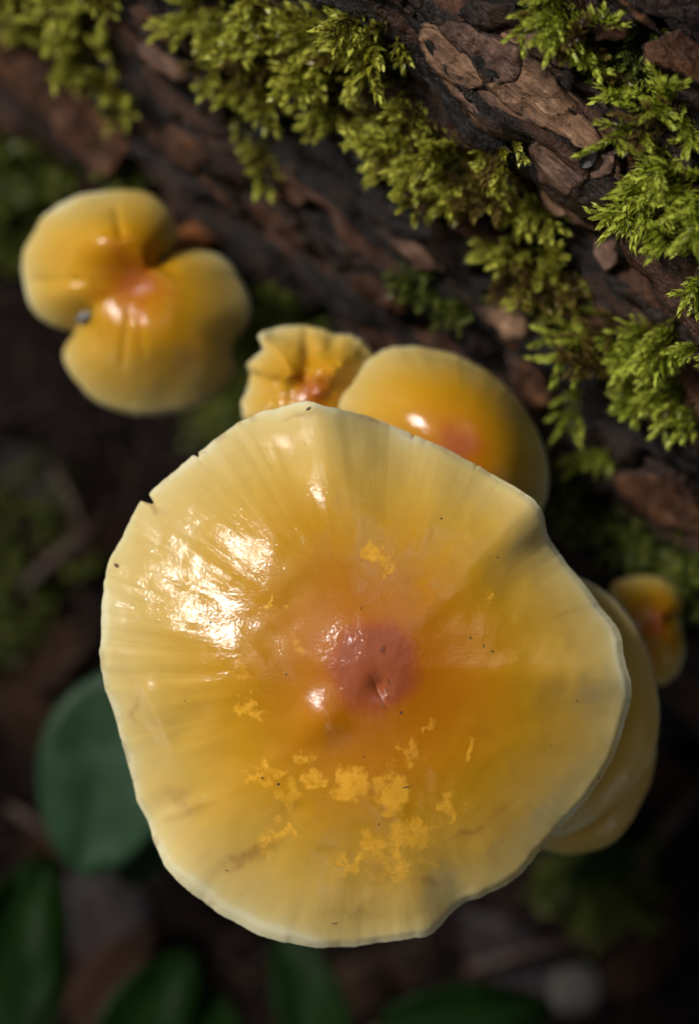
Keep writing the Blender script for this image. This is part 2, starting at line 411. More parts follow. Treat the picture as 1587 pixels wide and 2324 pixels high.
def bark_plate(poly, mat, thick=0.11, step=9.0, seed=0, label=None, lift=0.03, tilt=0.0, grow=5.0):
    poly = [np.array(p, float) for p in poly]
    cc = np.mean(poly, 0); poly = [p + (p - cc) / (np.hypot(*(p - cc)) + 1e-6) * grow for p in poly]
    out = []
    for i in range(len(poly)):                      # ragged broken outline
        a, b = poly[i], poly[(i + 1) % len(poly)]
        n = max(2, int(np.linalg.norm(b - a) / (step * 0.8)))
        nrm = np.array([-(b - a)[1], (b - a)[0]]) / (np.linalg.norm(b - a) + 1e-9)
        for k in range(n):
            q = a + (b - a) * k / n
            out.append(q + nrm * (step * 0.45 * float(fbm(q[0] * 0.045, q[1] * 0.045, seed * 1.7, 3, 41))))
    nb = len(out)
    lo = np.min(out, 0); hi = np.max(out, 0)
    pts = list(out); bp = np.array(out)
    for x in np.arange(lo[0], hi[0], step):
        for y in np.arange(lo[1], hi[1], step):
            q = np.array([x, y]) + rng.uniform(-0.3, 0.3, 2) * step
            if in_poly(q[0], q[1], out) and np.min(np.hypot(*(bp - q).T)) > step * 0.6: pts.append(q)
    vs, _, fs, *_ = delaunay_2d_cdt([Vector(p) for p in pts], [], [list(range(nb))], 1, 1e-4)
    top, low, edge = [], [], []
    cpt = np.mean(bp, 0); ext = np.max(np.hypot(*(bp - cpt).T))
    for v in vs:
        p, n = drop(v[0], v[1], bvh_s)
        if p is None: return None
        dist = np.min(np.hypot(*(bp - np.array(v[:])).T))
        e = 1 - min(1, dist / (step * 2.2))
        al = (v[0] - cpt[0]) * 0.755 + (v[1] - cpt[1]) * 0.656
        h = thick * (0.75 + 0.35 * float(fbm(v[0] * 0.012, v[1] * 0.012, seed, 3, 44)) + 0.22 * float(fbm(v[0] * 0.05, v[1] * 0.05, seed, 2, 46))) + lift + tilt * al / ext
        h -= 0.02 * e * e
        top.append(np.array(p) + np.array(n) * h); low.append(np.array(p) - np.array(n) * 0.18); edge.append(e)
    nv = len(vs)
    faces = [tuple(f) if True else f for f in fs]
    V = top + low
    # outward orientation
    def up(f):
        a, b, c = (np.array(top[i]) for i in f[:3]); return np.cross(b - a, c - a)[2] > 0
    faces = [f if up(f) else f[::-1] for f in faces]
    cnt = {}
    for f in faces:
        for i in range(len(f)):
            cnt[(f[i], f[(i + 1) % len(f)])] = 1
    side = [(b, a, a + nv, b + nv) for (a, b) in cnt if (b, a) not in cnt]
    o = obj('bark_plate', V, faces + side, mat, log, attrs={'edge': edge + [1.0] * nv})
    # crisp broken rim
    me = o.data
    for p in me.polygons:
        if p.index >= len(faces): p.use_smooth = False
    if label: o['label'] = label
    return o

Z2 = lambda pts: [(793.5 + 0.5 * x, 0.5 * y) for x, y in pts]
bark_plate(Z2([(325, 115), (430, 85), (640, 130), (800, 190), (910, 290), (1015, 425), (1170, 620), (1150, 700), (1000, 655), (850, 600), (690, 620), (585, 580), (430, 360), (335, 230)]), M_PL_TAN, 0.05, 9, 50, 'long sheet of tan bark under the loose plates', 0.0)
bark_plate(Z2([(820, 600), (900, 580), (1090, 690), (1215, 690), (1230, 900), (1160, 980), (990, 980), (880, 930), (830, 740)]), M_PL_PINK, 0.05, 9, 51, None, 0.0)
bark_plate(Z2([(425, 130), (470, 88), (560, 115), (640, 150), (780, 210), (795, 290), (760, 350), (650, 378), (622, 290), (560, 240), (480, 190)]), M_PL_PINK, 0.16, 8, 1, 'smooth pinkish brown bark plate with a curled broken edge', 0.03)
bark_plate(Z2([(640, 385), (770, 345), (800, 255), (900, 310), (1000, 440), (1100, 540), (1160, 640), (1120, 692), (1000, 620), (880, 560), (760, 500), (690, 430)]), M_PL_TAN, 0.12, 8, 2, 'large tan striated bark plate', 0.03)
bark_plate(Z2([(335, 130), (420, 140), (480, 200), (560, 250), (615, 320), (610, 390), (540, 398), (440, 340), (370, 270), (332, 190)]), M_PL_TAN, 0.10, 8, 3, None, 0.0)
bark_plate(Z2([(430, 345), (540, 405), (680, 435), (740, 500), (840, 590), (800, 615), (690, 600), (620, 590), (590, 520), (500, 440)]), M_PL_PINK, 0.06, 8, 4, None, 0.0)
bark_plate(Z2([(840, 640), (900, 605), (1000, 645), (1078, 705), (1095, 790), (1000, 860), (900, 820), (860, 740)]), M_PL_PINK, 0.10, 8, 5)
bark_plate(Z2([(1095, 690), (1200, 705), (1200, 780), (1115, 800)]), M_PL_PINK, 0.09, 7, 6)
bark_plate(Z2([(880, 835), (990, 872), (1000, 960), (940, 965), (890, 900)]), M_PL_TAN, 0.08, 8, 7)
bark_plate(Z2([(1005, 872), (1080, 805), (1200, 815), (1220, 900), (1150, 960), (1015, 972)]), M_PL_DARK, 0.12, 8, 8)
bark_plate(Z2([(800, 165), (900, 140), (1000, 195), (1020, 325), (900, 265), (812, 232)]), M_PL_PINK, 0.10, 8, 9)
bark_plate(Z2([(1100, 105), (1280, 90), (1250, 180), (1130, 180)]), M_PL_RUST, 0.09, 8, 10)
bark_plate(Z2([(1340, 205), (1480, 150), (1610, 230), (1610, 400), (1480, 330), (1345, 285)]), M_PL_RUST, 0.10, 8, 11)
bark_plate(Z2([(1300, 905), (1400, 880), (1440, 950), (1380, 1000), (1292, 990)]), M_PL_RUST, 0.10, 8, 12)
bark_plate(Z2([(1130, 1090), (1230, 1080), (1235, 1180), (1180, 1220), (1140, 1150)]), M_PL_PINK, 0.10, 8, 13)
bark_plate(Z2([(905, 270), (1020, 335), (1000, 400), (960, 370)]), M_PL_DARK, 0.10, 7, 14)
bark_plate(Z2([(1400, 60), (1600, 20), (1620, 210), (1480, 140)]), M_PL_DARK, 0.14, 9, 15)
bark_plate(Z2([(560, 0), (760, 20), (770, 110), (640, 130), (520, 60)]), M_PL_DARK, 0.14, 9, 16)
bark_plate([(1430, -30), (1600, -30), (1600, 12), (1500, 40), (1440, 20)], M_PL_DARK, 0.14, 9, 17)
for i, (poly, m, lab) in enumerate([
    ([(615, 395), (650, 375), (690, 405), (705, 450), (680, 462), (640, 445)], M_PL_RUST, 'orange brown bark flake'),
    ([(345, 305), (400, 285), (450, 310), (480, 350), (450, 385), (390, 360)], M_PL_RUST, None),
    ([(318, 100), (350, 95), (400, 130), (435, 165), (420, 185), (360, 150)], M_PL_PINK, None),
    ([(795, 615), (850, 620), (905, 660), (940, 700), (900, 705), (830, 660)], M_PL_RUST, 'rusty orange strip of bark'),
    ([(1095, 700), (1170, 690), (1210, 730), (1195, 770), (1150, 755)], M_PL_TAN, None),
    ([(560, 440), (620, 465), (700, 540), (690, 560), (600, 500)], M_PL_RUST, None),
    ([(960, 480), (1010, 500), (1090, 590), (1050, 600), (990, 550)], M_PL_DARK, None),
    ([(1160, 800), (1230, 830), (1260, 900), (1220, 930), (1180, 880)], M_PL_RUST, None),
    ([(860, 520), (960, 560), (1010, 610), (950, 600)], M_PL_PINK, None),
    ([(720, 520), (800, 560), (850, 610), (780, 600)], M_PL_DARK, None),
    ([(1400, 1060), (1500, 1070), (1587, 1140), (1620, 1200), (1500, 1180), (1420, 1120)], M_PL_RUST, None),
    ([(1300, 960), (1380, 955), (1460, 1010), (1440, 1050), (1340, 1000)], M_PL_DARK, None),
    ([(440, 170), (500, 200), (520, 280), (470, 270)], M_PL_DARK, None),
    ([(300, 20), (330, 10), (400, 80), (390, 105), (340, 70)], M_PL_RUST, None),
    ([(560, 560), (640, 600), (720, 690), (690, 700), (600, 630)], M_PL_DARK, None),
    ([(1000, 690), (1060, 700), (1130, 790), (1090, 800), (1020, 740)], M_PL_DARK, None),
    ([(1260, 990), (1310, 1000), (1400, 1100), (1350, 1110), (1280, 1050)], M_PL_DARK, None)]):
    bark_plate(poly, m, 0.11, 10, 30 + i, lab, 0.02)
# smaller loose flakes over the rest of the flank
k = 0; tries = 0
while k < 46 and tries < 900:
    tries += 1
    cx, cy = rng.uniform(-60, 1680), rng.uniform(-60, 1420)
    p, n = drop(cx, cy, bvh_s)
    if p is None: continue
    pr = p.x * NX[0] + p.y * NX[1] - P0
    if pr < 0.0 or in_poly(cx, cy, Z2([(330, 60), (1000, 150), (1240, 640), (1230, 1000), (880, 980), (330, 250)])): continue
    L = rng.uniform(70, 190); W = min(15, L * rng.uniform(0.06, 0.14)); a0 = math.atan2(0.656, 0.755) + rng.normal(0, 0.10)
    poly = []
    for q in range(7):
        an = 2 * math.pi * q / 7; rr = rng.uniform(0.7, 1.15)
        x, y = L * rr * math.cos(an), W * rr * math.sin(an)
        poly.append((cx + x * math.cos(a0) - y * math.sin(a0), cy + x * math.sin(a0) + y * math.cos(a0)))
    m = [M_PL_DARK, M_PL_DARK, M_PL_DEEP, M_PL_RUST, M_PL_DEEP][rng.integers(5)]
    if bark_plate(poly, m, rng.uniform(0.03, 0.09), 11, 100 + k, None, 0.0): k += 1
# a length of broken branch lying against the log's foot, upper corner
pa, pb = P(-160, 10, -4.6), P(285, 350, -4.8)
bpath = bez(pa, pa * 0.66 + pb * 0.34 + np.array([0.1, 0.12, 0.1]), pa * 0.33 + pb * 0.67 + np.array([-0.1, 0.05, 0.15]), pb, 60)
v, f = tube(bpath, 0.42 * (1 + 0.12 * fbm(np.linspace(0, 9, 60), 0.3, 0, 3, 77)), 40)
nrm_ = v - np.repeat(np.array(bpath), 40, 0)
v = v + nrm_ * (0.22 * fbm(v @ NX * 4, v[:, 2] * 4, v @ AX * 0.9, 4, 78))[:, None]
tag(obj('broken_branch', v, f, M_PL_RUST, origin=pa), 'broken reddish brown branch lying between two moss tufts at the foot of the log', 'branch')
# insect bore hole beside the tan plate
hp, hn = drop(793.5 + 0.5 * 1100, 0.5 * 715, bvh_s)
q = Vector(hn).to_track_quat('Z', 'Y')
hv = []
for r_, z_ in ((0.115, 0.10), (0.105, 0.165), (0.088, 0.172), (0.070, 0.160), (0.040, 0.150), (0.001, 0.147)):
    for k in range(14):
        a = 2 * math.pi * k / 14
        hv.append(np.array(hp + q @ Vector((r_ * 0.85 * math.cos(a), r_ * 1.3 * math.sin(a), z_))))
hf = grid_faces(6, 14, True)
M_PIT = simple_mat('black_pit', (0.003, 0.002, 0.002), (0.008, 0.006, 0.005), 900, 0.25)
o = obj('bore_hole', hv, hf, M_PIT, log)

# ------------------------------------------------------------------ mushrooms
def closed_spline(pts, n_per=14):
    p = np.array(pts, float); N = len(p); out = []
    for i in range(N):
        a, b, c, d = p[i - 1], p[i], p[(i + 1) % N], p[(i + 2) % N]
        for k in range(n_per):
            t = k / n_per
            out.append(0.5 * ((2 * b) + (-a + c) * t + (2 * a - 5 * b + 4 * c - d) * t * t + (-a + 3 * b - 3 * c + d) * t ** 3))
    return np.array(out)

def mushroom(label, centre, outline, z_top, drop_cm, expo, stem_to, group, nth=360, nr=110, waves=(), creases=(), notches=(),
             tone_fn=None, extra=None, fleck_fn=None, stain_fn=None, wet=1.0, wet_fn=None, stem_r=0.32, stem_mat=None, seed=0, under=True, rim_roll=0.085):
    c0 = P(centre[0], centre[1], z_top)
    z_e = z_top - drop_cm
    ol = closed_spline(outline)
    ow = np.array([P(x, y, z_e) for x, y in ol])
    ang = np.unwrap(np.arctan2(ow[:, 1] - c0[1], ow[:, 0] - c0[0]))
    rr = np.hypot(ow[:, 0] - c0[0], ow[:, 1] - c0[1])
    if ang[-1] < ang[0]: ang, rr = ang[::-1], rr[::-1]
    o_ = np.argsort(ang); ang, rr = ang[o_], rr[o_]
    ang = np.concatenate([ang - 2 * math.pi, ang, ang + 2 * math.pi]); rr = np.tile(rr, 3)
    th = np.linspace(-math.pi, math.pi, nth, endpoint=False)
    base = ang.reshape(3, -1)[1].mean()
    Rt = np.interp(th + 2 * math.pi * round((base) / (2 * math.pi)), ang, rr)
    kw = int(nth * 0.045); ker = np.exp(-(np.arange(-3 * kw, 3 * kw + 1) / kw) ** 2); ker /= ker.sum()
    Rs = np.convolve(np.concatenate([Rt[-3 * kw:], Rt, Rt[:3 * kw]]), ker, 'valid')      # the margin's wobble dies out inwards
    Rt = Rt * (1 + 0.007 * fbm(np.cos(th) * 9, np.sin(th) * 9, seed, 5, 60, 0.6))
    t = np.concatenate([np.linspace(0.0, 1, nr) ** 0.92])
    t[0] = 0.002
    T, TH = np.meshgrid(t, th, indexing='ij')
    RT = np.broadcast_to(Rt, T.shape)
    rad_ = T * (Rs[None, :] + (RT - Rs[None, :]) * T ** 3)
    for (ta, wdt, dep) in notches:                       # splits in the margin
        d = np.abs((TH - ta + math.pi) % (2 * math.pi) - math.pi)
        rad_ = rad_ - dep * np.clip(1 - d / wdt, 0, 1) * T ** 40
    x = c0[0] + rad_ * np.cos(TH); y = c0[1] + rad_ * np.sin(TH)
    z = -drop_cm * T ** expo + 0
    for (ta, wdt, amp, pw) in waves:                     # radial ridges (+) and troughs (-)
        d = (TH - ta + math.pi) % (2 * math.pi) - math.pi
        z = z + amp * np.exp(-(d / wdt) ** 2) * T ** pw
    for (ta, wdt, amp, t0, t1) in creases:               # sharp folds
        d = (TH - ta + math.pi) % (2 * math.pi) - math.pi
        z = z - amp * np.exp(-np.abs(d * T / (wdt)) ** 1.3) * sstep(t0, t0 + 0.15, T) * (1 - sstep(t1, t1 + 0.12, T))
    z = z + 0.011 * Rt.mean() * fbm(np.cos(TH) * 2.2, np.sin(TH) * 2.2, T * 2 + seed, 2, 70 + seed) * T ** 1.5
    kx, ky = x, y
    zfun = z + (extra(T, TH, x - c0[0], y - c0[1]) if extra else 0)
    roll = rim_roll * sstep(0.955, 1.0, T) ** 2
    if fleck_fn: zfun = zfun + 0.004 * sstep(0.2, 0.8, fleck_fn(x, y, T))
    z = zfun - roll
    top = np.stack([x, y, c0[2] + z], -1)
    # rolled rim and pale flesh below
    Vs_ = [top.reshape(-1, 3)]
    last = top[-1]
    cxy = c0[:2]
    def inward(f, dz):
        q = last.copy(); q[:, :2] = cxy + (q[:, :2] - cxy) * f; q[:, 2] += dz; return q
    und = [inward(0.999, -0.015), inward(0.994, -0.03), inward(0.98, -0.035)]
    for f in (0.9, 0.75, 0.55, 0.3, 0.12):
        i = int(np.argmin(np.abs(t - f)))
        q = top[i].copy(); q[:, 2] = top[i, :, 2] - (0.09 + 0.28 * (1 - f)); und.append(q)
    for q in und: Vs_.append(q)
    nrt = len(t) + len(und)
    V = np.concatenate(Vs_)
    F = grid_faces(nrt, nth, True)
    F = [f for f in F]
    F.append(tuple(range(nth))[::-1]); F.append(tuple(range((nrt - 1) * nth, nrt * nth)))
    pxs = (x) ; 
    tone = tone_fn(T, TH, x - c0[0], y - c0[1]) if tone_fn else T
    fleck = fleck_fn(x, y, T) if fleck_fn else np.zeros_like(T)
    stain = stain_fn(x, y, T, TH) if stain_fn else np.zeros_like(T)
    nu = len(und) * nth
    A = {'rib': np.full(T.size + len(und) * nth, 1.0 if seed == 1 else 0.22), 'tone': np.r_[tone.ravel(), np.full(nu, 1.0)], 'rad': np.r_[T.ravel(), np.full(nu, 1.0)],
         'fleck': np.r_[fleck.ravel(), np.zeros(nu)], 'stain': np.r_[stain.ravel(), np.zeros(nu)],
         'wet': np.r_[((wet_fn(T, TH) if wet_fn else wet) * (1 - sstep(0.86, 0.97, T))).ravel(), np.zeros(nu)],
         'dirv': np.r_[np.stack([np.cos(TH) + seed * 3, np.sin(TH), T], -1).reshape(-1, 3), np.tile([1.0, 0, 1], (nu, 1))]}
    # stem
    ic = int(np.argmin(np.abs(t - 0.12)))
    foot = np.array(stem_to, float)
    head = np.array([c0[0], c0[1], top[ic, :, 2].mean() - 0.30])
    m = thing('mushroom', foot, label, 'mushroom', group)
    cap = obj('cap', V, F, M_CAP, m, attrs=A)
    span = head - foot
    path = bez(foot - np.array([0, 0, 0.4]), foot + np.array([0, 0, max(0.8, span[2] * 0.45)]), head - np.array([0, 0, max(0.6, abs(span[2]) * 0.4)]), head, 26)
    rads = stem_r * (1.15 - 0.3 * np.linspace(0, 1, 26) + 0.15 * np.exp(-((np.linspace(0, 1, 26)) / 0.12) ** 2))
    sv_, sf_ = tube(path, rads, 18)
    obj('stem', sv_, sf_, stem_mat or M_STEM, m)
    # gills: thin blades set side by side under the flesh
    ng = 2 * 110; tg = np.linspace(0.16, 0.955, 12); gth = np.linspace(-math.pi, math.pi, ng, endpoint=False)
    G = []
    jj = (np.round((gth + math.pi) / (2 * math.pi) * nth).astype(int)) % nth
    for f in tg:
        i = int(np.argmin(np.abs(t - f))); q = top[i, jj].copy()
        depth = 0.30 * sstep(0.97, 0.75, f) if f > 0.75 else 0.30
        q[:, 2] -= 0.12 + 0.28 * (1 - f) + np.where(np.arange(ng) % 2 == 0, 0.0, depth)
        G.append(q)
    obj('gills', np.concatenate(G), grid_faces(len(tg), ng, True), M_GILL, m, smooth=False)
    return m, top, t, th, c0

GRP = 'mushrooms clustered at the foot of the log'
def aang(cx, cy, x, y): return math.atan2(-(y - cy), x - cx)       # print direction to world angle

main_ol = [(690, 912), (740, 922), (800, 938), (870, 960), (940, 984), (1000, 1010), (1050, 1038), (1090, 1056), (1130, 1080), (1180, 1110), (1215, 1138), (1236, 1172),
           (1248, 1215), (1275, 1262), (1312, 1310), (1350, 1354), (1385, 1398), (1405, 1440), (1418, 1490), (1428, 1540), (1430, 1590), (1421, 1640), (1405, 1690),
           (1380, 1745), (1350, 1790), (1310, 1842), (1272, 1882), (1240, 1920), (1200, 1965), (1150, 2010), (1100, 2038), (1055, 2058), (1022, 2083), (1000, 2105), (968, 2124),
           (930, 2127), (880, 2138), (830, 2147), (780, 2151), (720, 2151), (660, 2140), (600, 2124), (550, 2100), (500, 2070), (450, 2035), (410, 2000), (375, 1962),
           (348, 1910), (330, 1860), (310, 1820), (300, 1770), (285, 1720), (270, 1660), (255, 1610), (244, 1570), (234, 1520), (228, 1450), (230, 1380), (238, 1310),
           (255, 1255), (280, 1205), (312, 1150), (330, 1128), (362, 1098), (400, 1064), (437, 1032), (490, 995), (540, 962), (590, 938), (640, 920)]
MC = (850, 1510)
ma = lambda x, y: aang(MC[0], MC[1], x, y)
K = FRAME_W * 100 / 1587
def main_extra(T, TH, dx, dy):
    px, py = dx / K, -dy / K                  # print offsets from the umbo
    r = np.hypot(px, py)
    z = 0.050 * np.exp(-(np.hypot(px, py - 4) / 104) ** 2.6)
    z += 0.115 * np.exp(-((px + 116) ** 2 + (py - 122) ** 2) / 58 ** 2)                              # umbo, with a shoulder bump shaped to catch the sun's highlight
    z -= 0.080 * np.exp(-((px - 8) ** 2 / 24 ** 2 + (py - 46) ** 2 / 30 ** 2))   # its pit
    z -= 0.02 * np.exp(-((px - 10 - (py - 60) * 0.45) ** 2 / 7 ** 2 + (py - 60) ** 2 / 26 ** 2))
    z -= 0.035 * np.exp(-((r - 190) / 75) ** 2)                        # moat
    z += 0.004 * fbm(px * 0.045, py * 0.035, 0, 4, 91) * np.exp(-(r / 120) ** 4)
    # dished swellings of the upper left and left
    z += 0.09 * np.exp(-((px + 235) ** 2 + (py + 260) ** 2) / 105 ** 2)
    z += 0.05 * np.exp(-((px - 220) ** 2 / 90 ** 2 + (py + 280) ** 2 / 130 ** 2))
    z += 0.05 * np.exp(-((px + 330) ** 2 / 150 ** 2 + (py - 20) ** 2 / 90 ** 2))
    z += 0.018 * fbm(px * 0.009, py * 0.009, 2.0, 3, 95) * sstep(0.15, 0.4, T)
    fur = fbm(np.cos(TH) * 5.5, np.sin(TH) * 6.5, T * 1.3, 3, 97)
    z += 0.018 * fur * sstep(0.42, 0.75, T) * (0.55 + 0.45 * np.clip(-np.cos(TH + 0.3), -1, 1))
    # a low crumpled fold near the left margin
    u = (px + 500) * 0.42 + (py - 120) * 0.9; v = -(px + 500) * 0.9 + (py - 120) * 0.42
    z += 0.05 * np.exp(-(v / 22) ** 2 - (u / 95) ** 2)
    u = (px + 440) * 0.9 - (py - 340) * 0.42; v = (px + 440) * 0.42 + (py - 340) * 0.9
    z += 0.04 * np.exp(-(v / 14) ** 2 - (u / 60) ** 2)
    return z
FL = [(800, 1780, 36, 46, 1), (893, 1795, 40, 48, 1), (722, 1762, 22, 20, .9), (905, 1905, 32, 48, .95), (950, 1885, 42, 26, .85), (795, 1958, 38, 17, .95), (850, 1925, 24, 36, .8), (880, 1965, 50, 20, .8),
      (572, 1608, 42, 15, .85), (548, 1598, 20, 10, .7), (843, 1256, 20, 34, .85), (868, 1290, 16, 18, .7), (626, 1372, 18, 12, .9), (1022, 1835, 18, 34, .8), (640, 1890, 42, 15, .85), (600, 1915, 36, 12, .75), (1068, 1692, 12, 16, .85),
      (1100, 1363, 11, 11, .8), (925, 1700, 20, 26, .6), (690, 1715, 16, 16, .7), (600, 1750, 36, 18, .6), (655, 1800, 18, 50, .6), (965, 1955, 22, 20, .6), (560, 1520, 30, 14, .5), (670, 1455, 26, 20, .55), (985, 1650, 16, 12, .6), (870, 2000, 40, 14, .6)]
def main_fleck(x, y, T):
    px = x / K * 0.99 + 793.5; py = 1162 - y / K * 0.99
    wx = px + 22 * fbm(px * 0.035, py * 0.035, 0, 4, 101, 0.6); wy = py + 22 * fbm(px * 0.035, py * 0.035, 5, 4, 103, 0.6)
    m = np.zeros_like(x)
    for (cx, cy, a, b, s_) in FL:
        m = np.maximum(m, s_ * np.exp(-(((wx - cx) / a) ** 2 + ((wy - cy) / b) ** 2) ** 1.5))
    return m
ST = [(560, 1948, 62, 14, -0.5, .55), (410, 1822, 40, 22, 0.4, .35), (1060, 1895, 46, 9, -0.25, .5), (985, 2010, 40, 8, 0.1, .35), (1110, 1660, 60, 16, 0.9, .15), (345, 1155, 18, 6, 0.5, .5), (690, 940, 40, 5, -0.2, .35), (640, 1840, 46, 12, -0.6, .25), (870, 1975, 26, 30, 0, .25), (300, 1610, 8, 40, 0.2, .3),(1140, 1840, 60, 12, -0.7, .2), (870, 1120, 20, 70, 0, .12), (800, 2080, 90, 8, 0.1, .15)]
def main_stain(x, y, T, TH):
    px = x / K * 0.99 + 793.5; py = 1162 - y / K * 0.99
    px = px + 10 * fbm(px * 0.04, py * 0.04, 1, 3, 111); py = py + 10 * fbm(px * 0.04, py * 0.04, 7, 3, 113)
    m = np.zeros_like(x)
    for (cx, cy, a, b, an, s_) in ST:
        u = (px - cx) * math.cos(an) + (py - cy) * math.sin(an); v = -(px - cx) * math.sin(an) + (py - cy) * math.cos(an)
        m = np.maximum(m, s_ * np.exp(-((u / a) ** 2 + (v / b) ** 2)))
    edge_n = fbm(np.cos(TH) * 22, np.sin(TH) * 22, T * 3, 4, 115)
    return np.maximum(m, 0.30 * sstep(0.972, 0.992, T) * sstep(0.15, 0.75, edge_n))
def main_wet(T, TH):
    top = np.exp(-((TH - 1.75) / 0.55) ** 2)          # the skin has dried towards the upper margin
    return 1 - 0.85 * sstep(0.62, 0.78, T + 0.05 * fbm(np.cos(TH) * 6, np.sin(TH) * 6, T * 4, 3, 127)) * top
def main_tone(T, TH, dx, dy):
    px, py = dx / K, -dy / K
    r = np.hypot(px, py)
    n = fbm(np.cos(TH) * 2.4, np.sin(TH) * 2.4, T * 1.5, 4, 121)
    s = T + 0.04 * n * sstep(0.12, 0.4, T)
    red = 1 - sstep(66, 130, r + 8 * fbm(px * 0.02, py * 0.02, 0, 3, 123))
    # the orange runs further to the right and below, the pale margin is broadest on the left
    s = s - 0.06 * sstep(-1, 1, np.cos(TH + 0.5)) * sstep(0.1, 0.5, T) * (1 - sstep(0.7, 1.0, T)) + 0.04
    tone = np.interp(s, [0, 0.13, 0.22, 0.34, 0.5, 0.62, 0.80, 0.94, 0.99, 1.03], [0.12, 0.16, 0.21, 0.29, 0.43, 0.54, 0.71, 0.86, 0.91, 1.0])
    tone = tone * (1 - red) + 0.03 * red
    return tone
n1 = ma(330, 1140)
m1, top1, t1, th1, c1 = mushroom('large wide open mushroom with wet amber cap and reddish centre, on top of the cluster', MC, main_ol, 0.1, 0.95, 2.1, P(1180, 1290, -8.2), GRP,
    nth=900, nr=300,
    waves=[(ma(725, 930), 0.16, 0.34, 4), (ma(560, 1000), 0.25, -0.05, 4), (ma(900, 990), 0.20, -0.16, 3), (ma(1215, 1150), 0.16, 0.27, 4), (ma(1262, 1260), 0.14, -0.10, 4),
           (ma(1380, 1530), 0.13, 0.22, 2.2), (ma(1330, 1850), 0.28, -0.06, 3), (ma(1030, 2060), 0.14, -0.09, 5), (ma(930, 2100), 0.14, 0.08, 5), (ma(240, 1480), 0.25, 0.10, 2.5), (ma(330, 1850), 0.18, -0.14, 3), (ma(420, 1990), 0.14, 0.12, 4), (ma(640, 2120), 0.3, 0.12, 4)],
    notches=[(n1, 0.018, 0.16), (ma(437, 1030), 0.010, 0.07), (ma(943, 984), 0.006, 0.05), (ma(1090, 1056), 0.008, 0.04)],
    tone_fn=main_tone, extra=main_extra, fleck_fn=main_fleck, stain_fn=main_stain, wet_fn=main_wet, stem_r=0.42, seed=1, rim_roll=0.04)

def gen_tone(red_px, orange=1.0, centre_off=(0, 0), rays=0, seed=0, pale=0.0):
    def f(T, TH, dx, dy):
        px, py = dx / K - centre_off[0], -dy / K - centre_off[1]
        r = np.hypot(px, py)
        n = fbm(np.cos(TH) * 2, np.sin(TH) * 2, T * 1.5 + seed, 3, 131 + seed)
        s = np.clip(T + 0.08 * n * T, 0, 1)
        tone = np.interp(s, [0, 0.15, 0.3, 0.5, 0.7, 0.86, 0.95, 1.0], [0.17, 0.23, 0.31, 0.42, 0.57, 0.78, 0.92, 1.0])
        tone = tone + (0.80 - tone) * pale * (1 - sstep(0.9, 1.0, T))
        ray = rays * np.maximum(0, np.cos(TH * 5 + 1.3 + 2 * n)) ** 2
        red = 0.7 * (1 - sstep(red_px * 0.15, red_px * (1.25 + ray), r + 10 * fbm(px * 0.03, py * 0.03, seed, 3, 137)))
        return tone * (1 - red) + 0.04 * red
    return f

# three-lobed cap out on the left
C2 = (305, 645); a2 = lambda x, y: aang(C2[0], C2[1], x, y)
ol2 = [(250, 432), (310, 432), (350, 445), (385, 480), (401, 520), (400, 552), (386, 574), (430, 568), (490, 576), (530, 605), (555, 650), (572, 700), (563, 738), (536, 772), (526, 802),
       (533, 840), (510, 880), (470, 914), (420, 934), (360, 943), (300, 942), (250, 928), (200, 898), (162, 852), (143, 820), (143, 788), (168, 752), (140, 746), (100, 730), (70, 700), (55, 660),
       (48, 610), (53, 570), (75, 530), (97, 490), (140, 460), (190, 440)]
def ex2(T, TH, dx, dy):
    px, py = dx / K, -dy / K
    z = -0.12 * np.exp(-(np.hypot(px, py) / 70) ** 2)
    z += 0.40 * np.exp(-((px + 60) ** 2 / 150 ** 2 + (py + 112) ** 2 / 85 ** 2))
    z += 0.20 * np.exp(-((px + 175) ** 2 / 70 ** 2 + (py - 15) ** 2 / 60 ** 2))
    z += 0.30 * np.exp(-((px - 75) ** 2 / 190 ** 2 + (py - 130) ** 2 / 120 ** 2))
    z += 0.018 * fbm(px * 0.010, py * 0.010, 3, 2, 141)
    return z
_g2 = gen_tone(75, 1, (0, 0), 0.9, 2, 0.24)
def tone2(T, TH, dx, dy):
    px, py = dx / K, -dy / K
    g = 0.5 * np.exp(-((px + 10) ** 2 / 85 ** 2 + (py + 75) ** 2 / 55 ** 2)) + 0.3 * np.exp(-((px - 60) ** 2 / 70 ** 2 + (py - 60) ** 2 / 70 ** 2))
    t_ = _g2(T, TH, dx, dy)
    return np.where(t_ > 0.2, t_ + (0.2 - t_) * g, t_)
m2, top2, *_ = mushroom('mushroom with lobed and folded amber cap standing apart at the left of the cluster', C2, ol2, -2.6, 0.75, 2.4, P(560, 490, -6.6), GRP, nth=420, nr=130,
    creases=[(a2(262, 480), 0.05, 0.06, 0.35, 0.72), (a2(395, 565), 0.15, 0.15, 0.3, 1.2), (a2(170, 745), 0.15, 0.17, 0.45, 1.2), (a2(90, 632), 0.06, 0.06, 0.35, 0.85), (a2(280, 800), 0.03, 0.035, 0.15, 0.6), (a2(325, 800), 0.03, 0.025, 0.15, 0.5)],
    tone_fn=tone2, extra=ex2, wet=0.5, stem_mat=M_STEM_D, stem_r=0.3, seed=2)
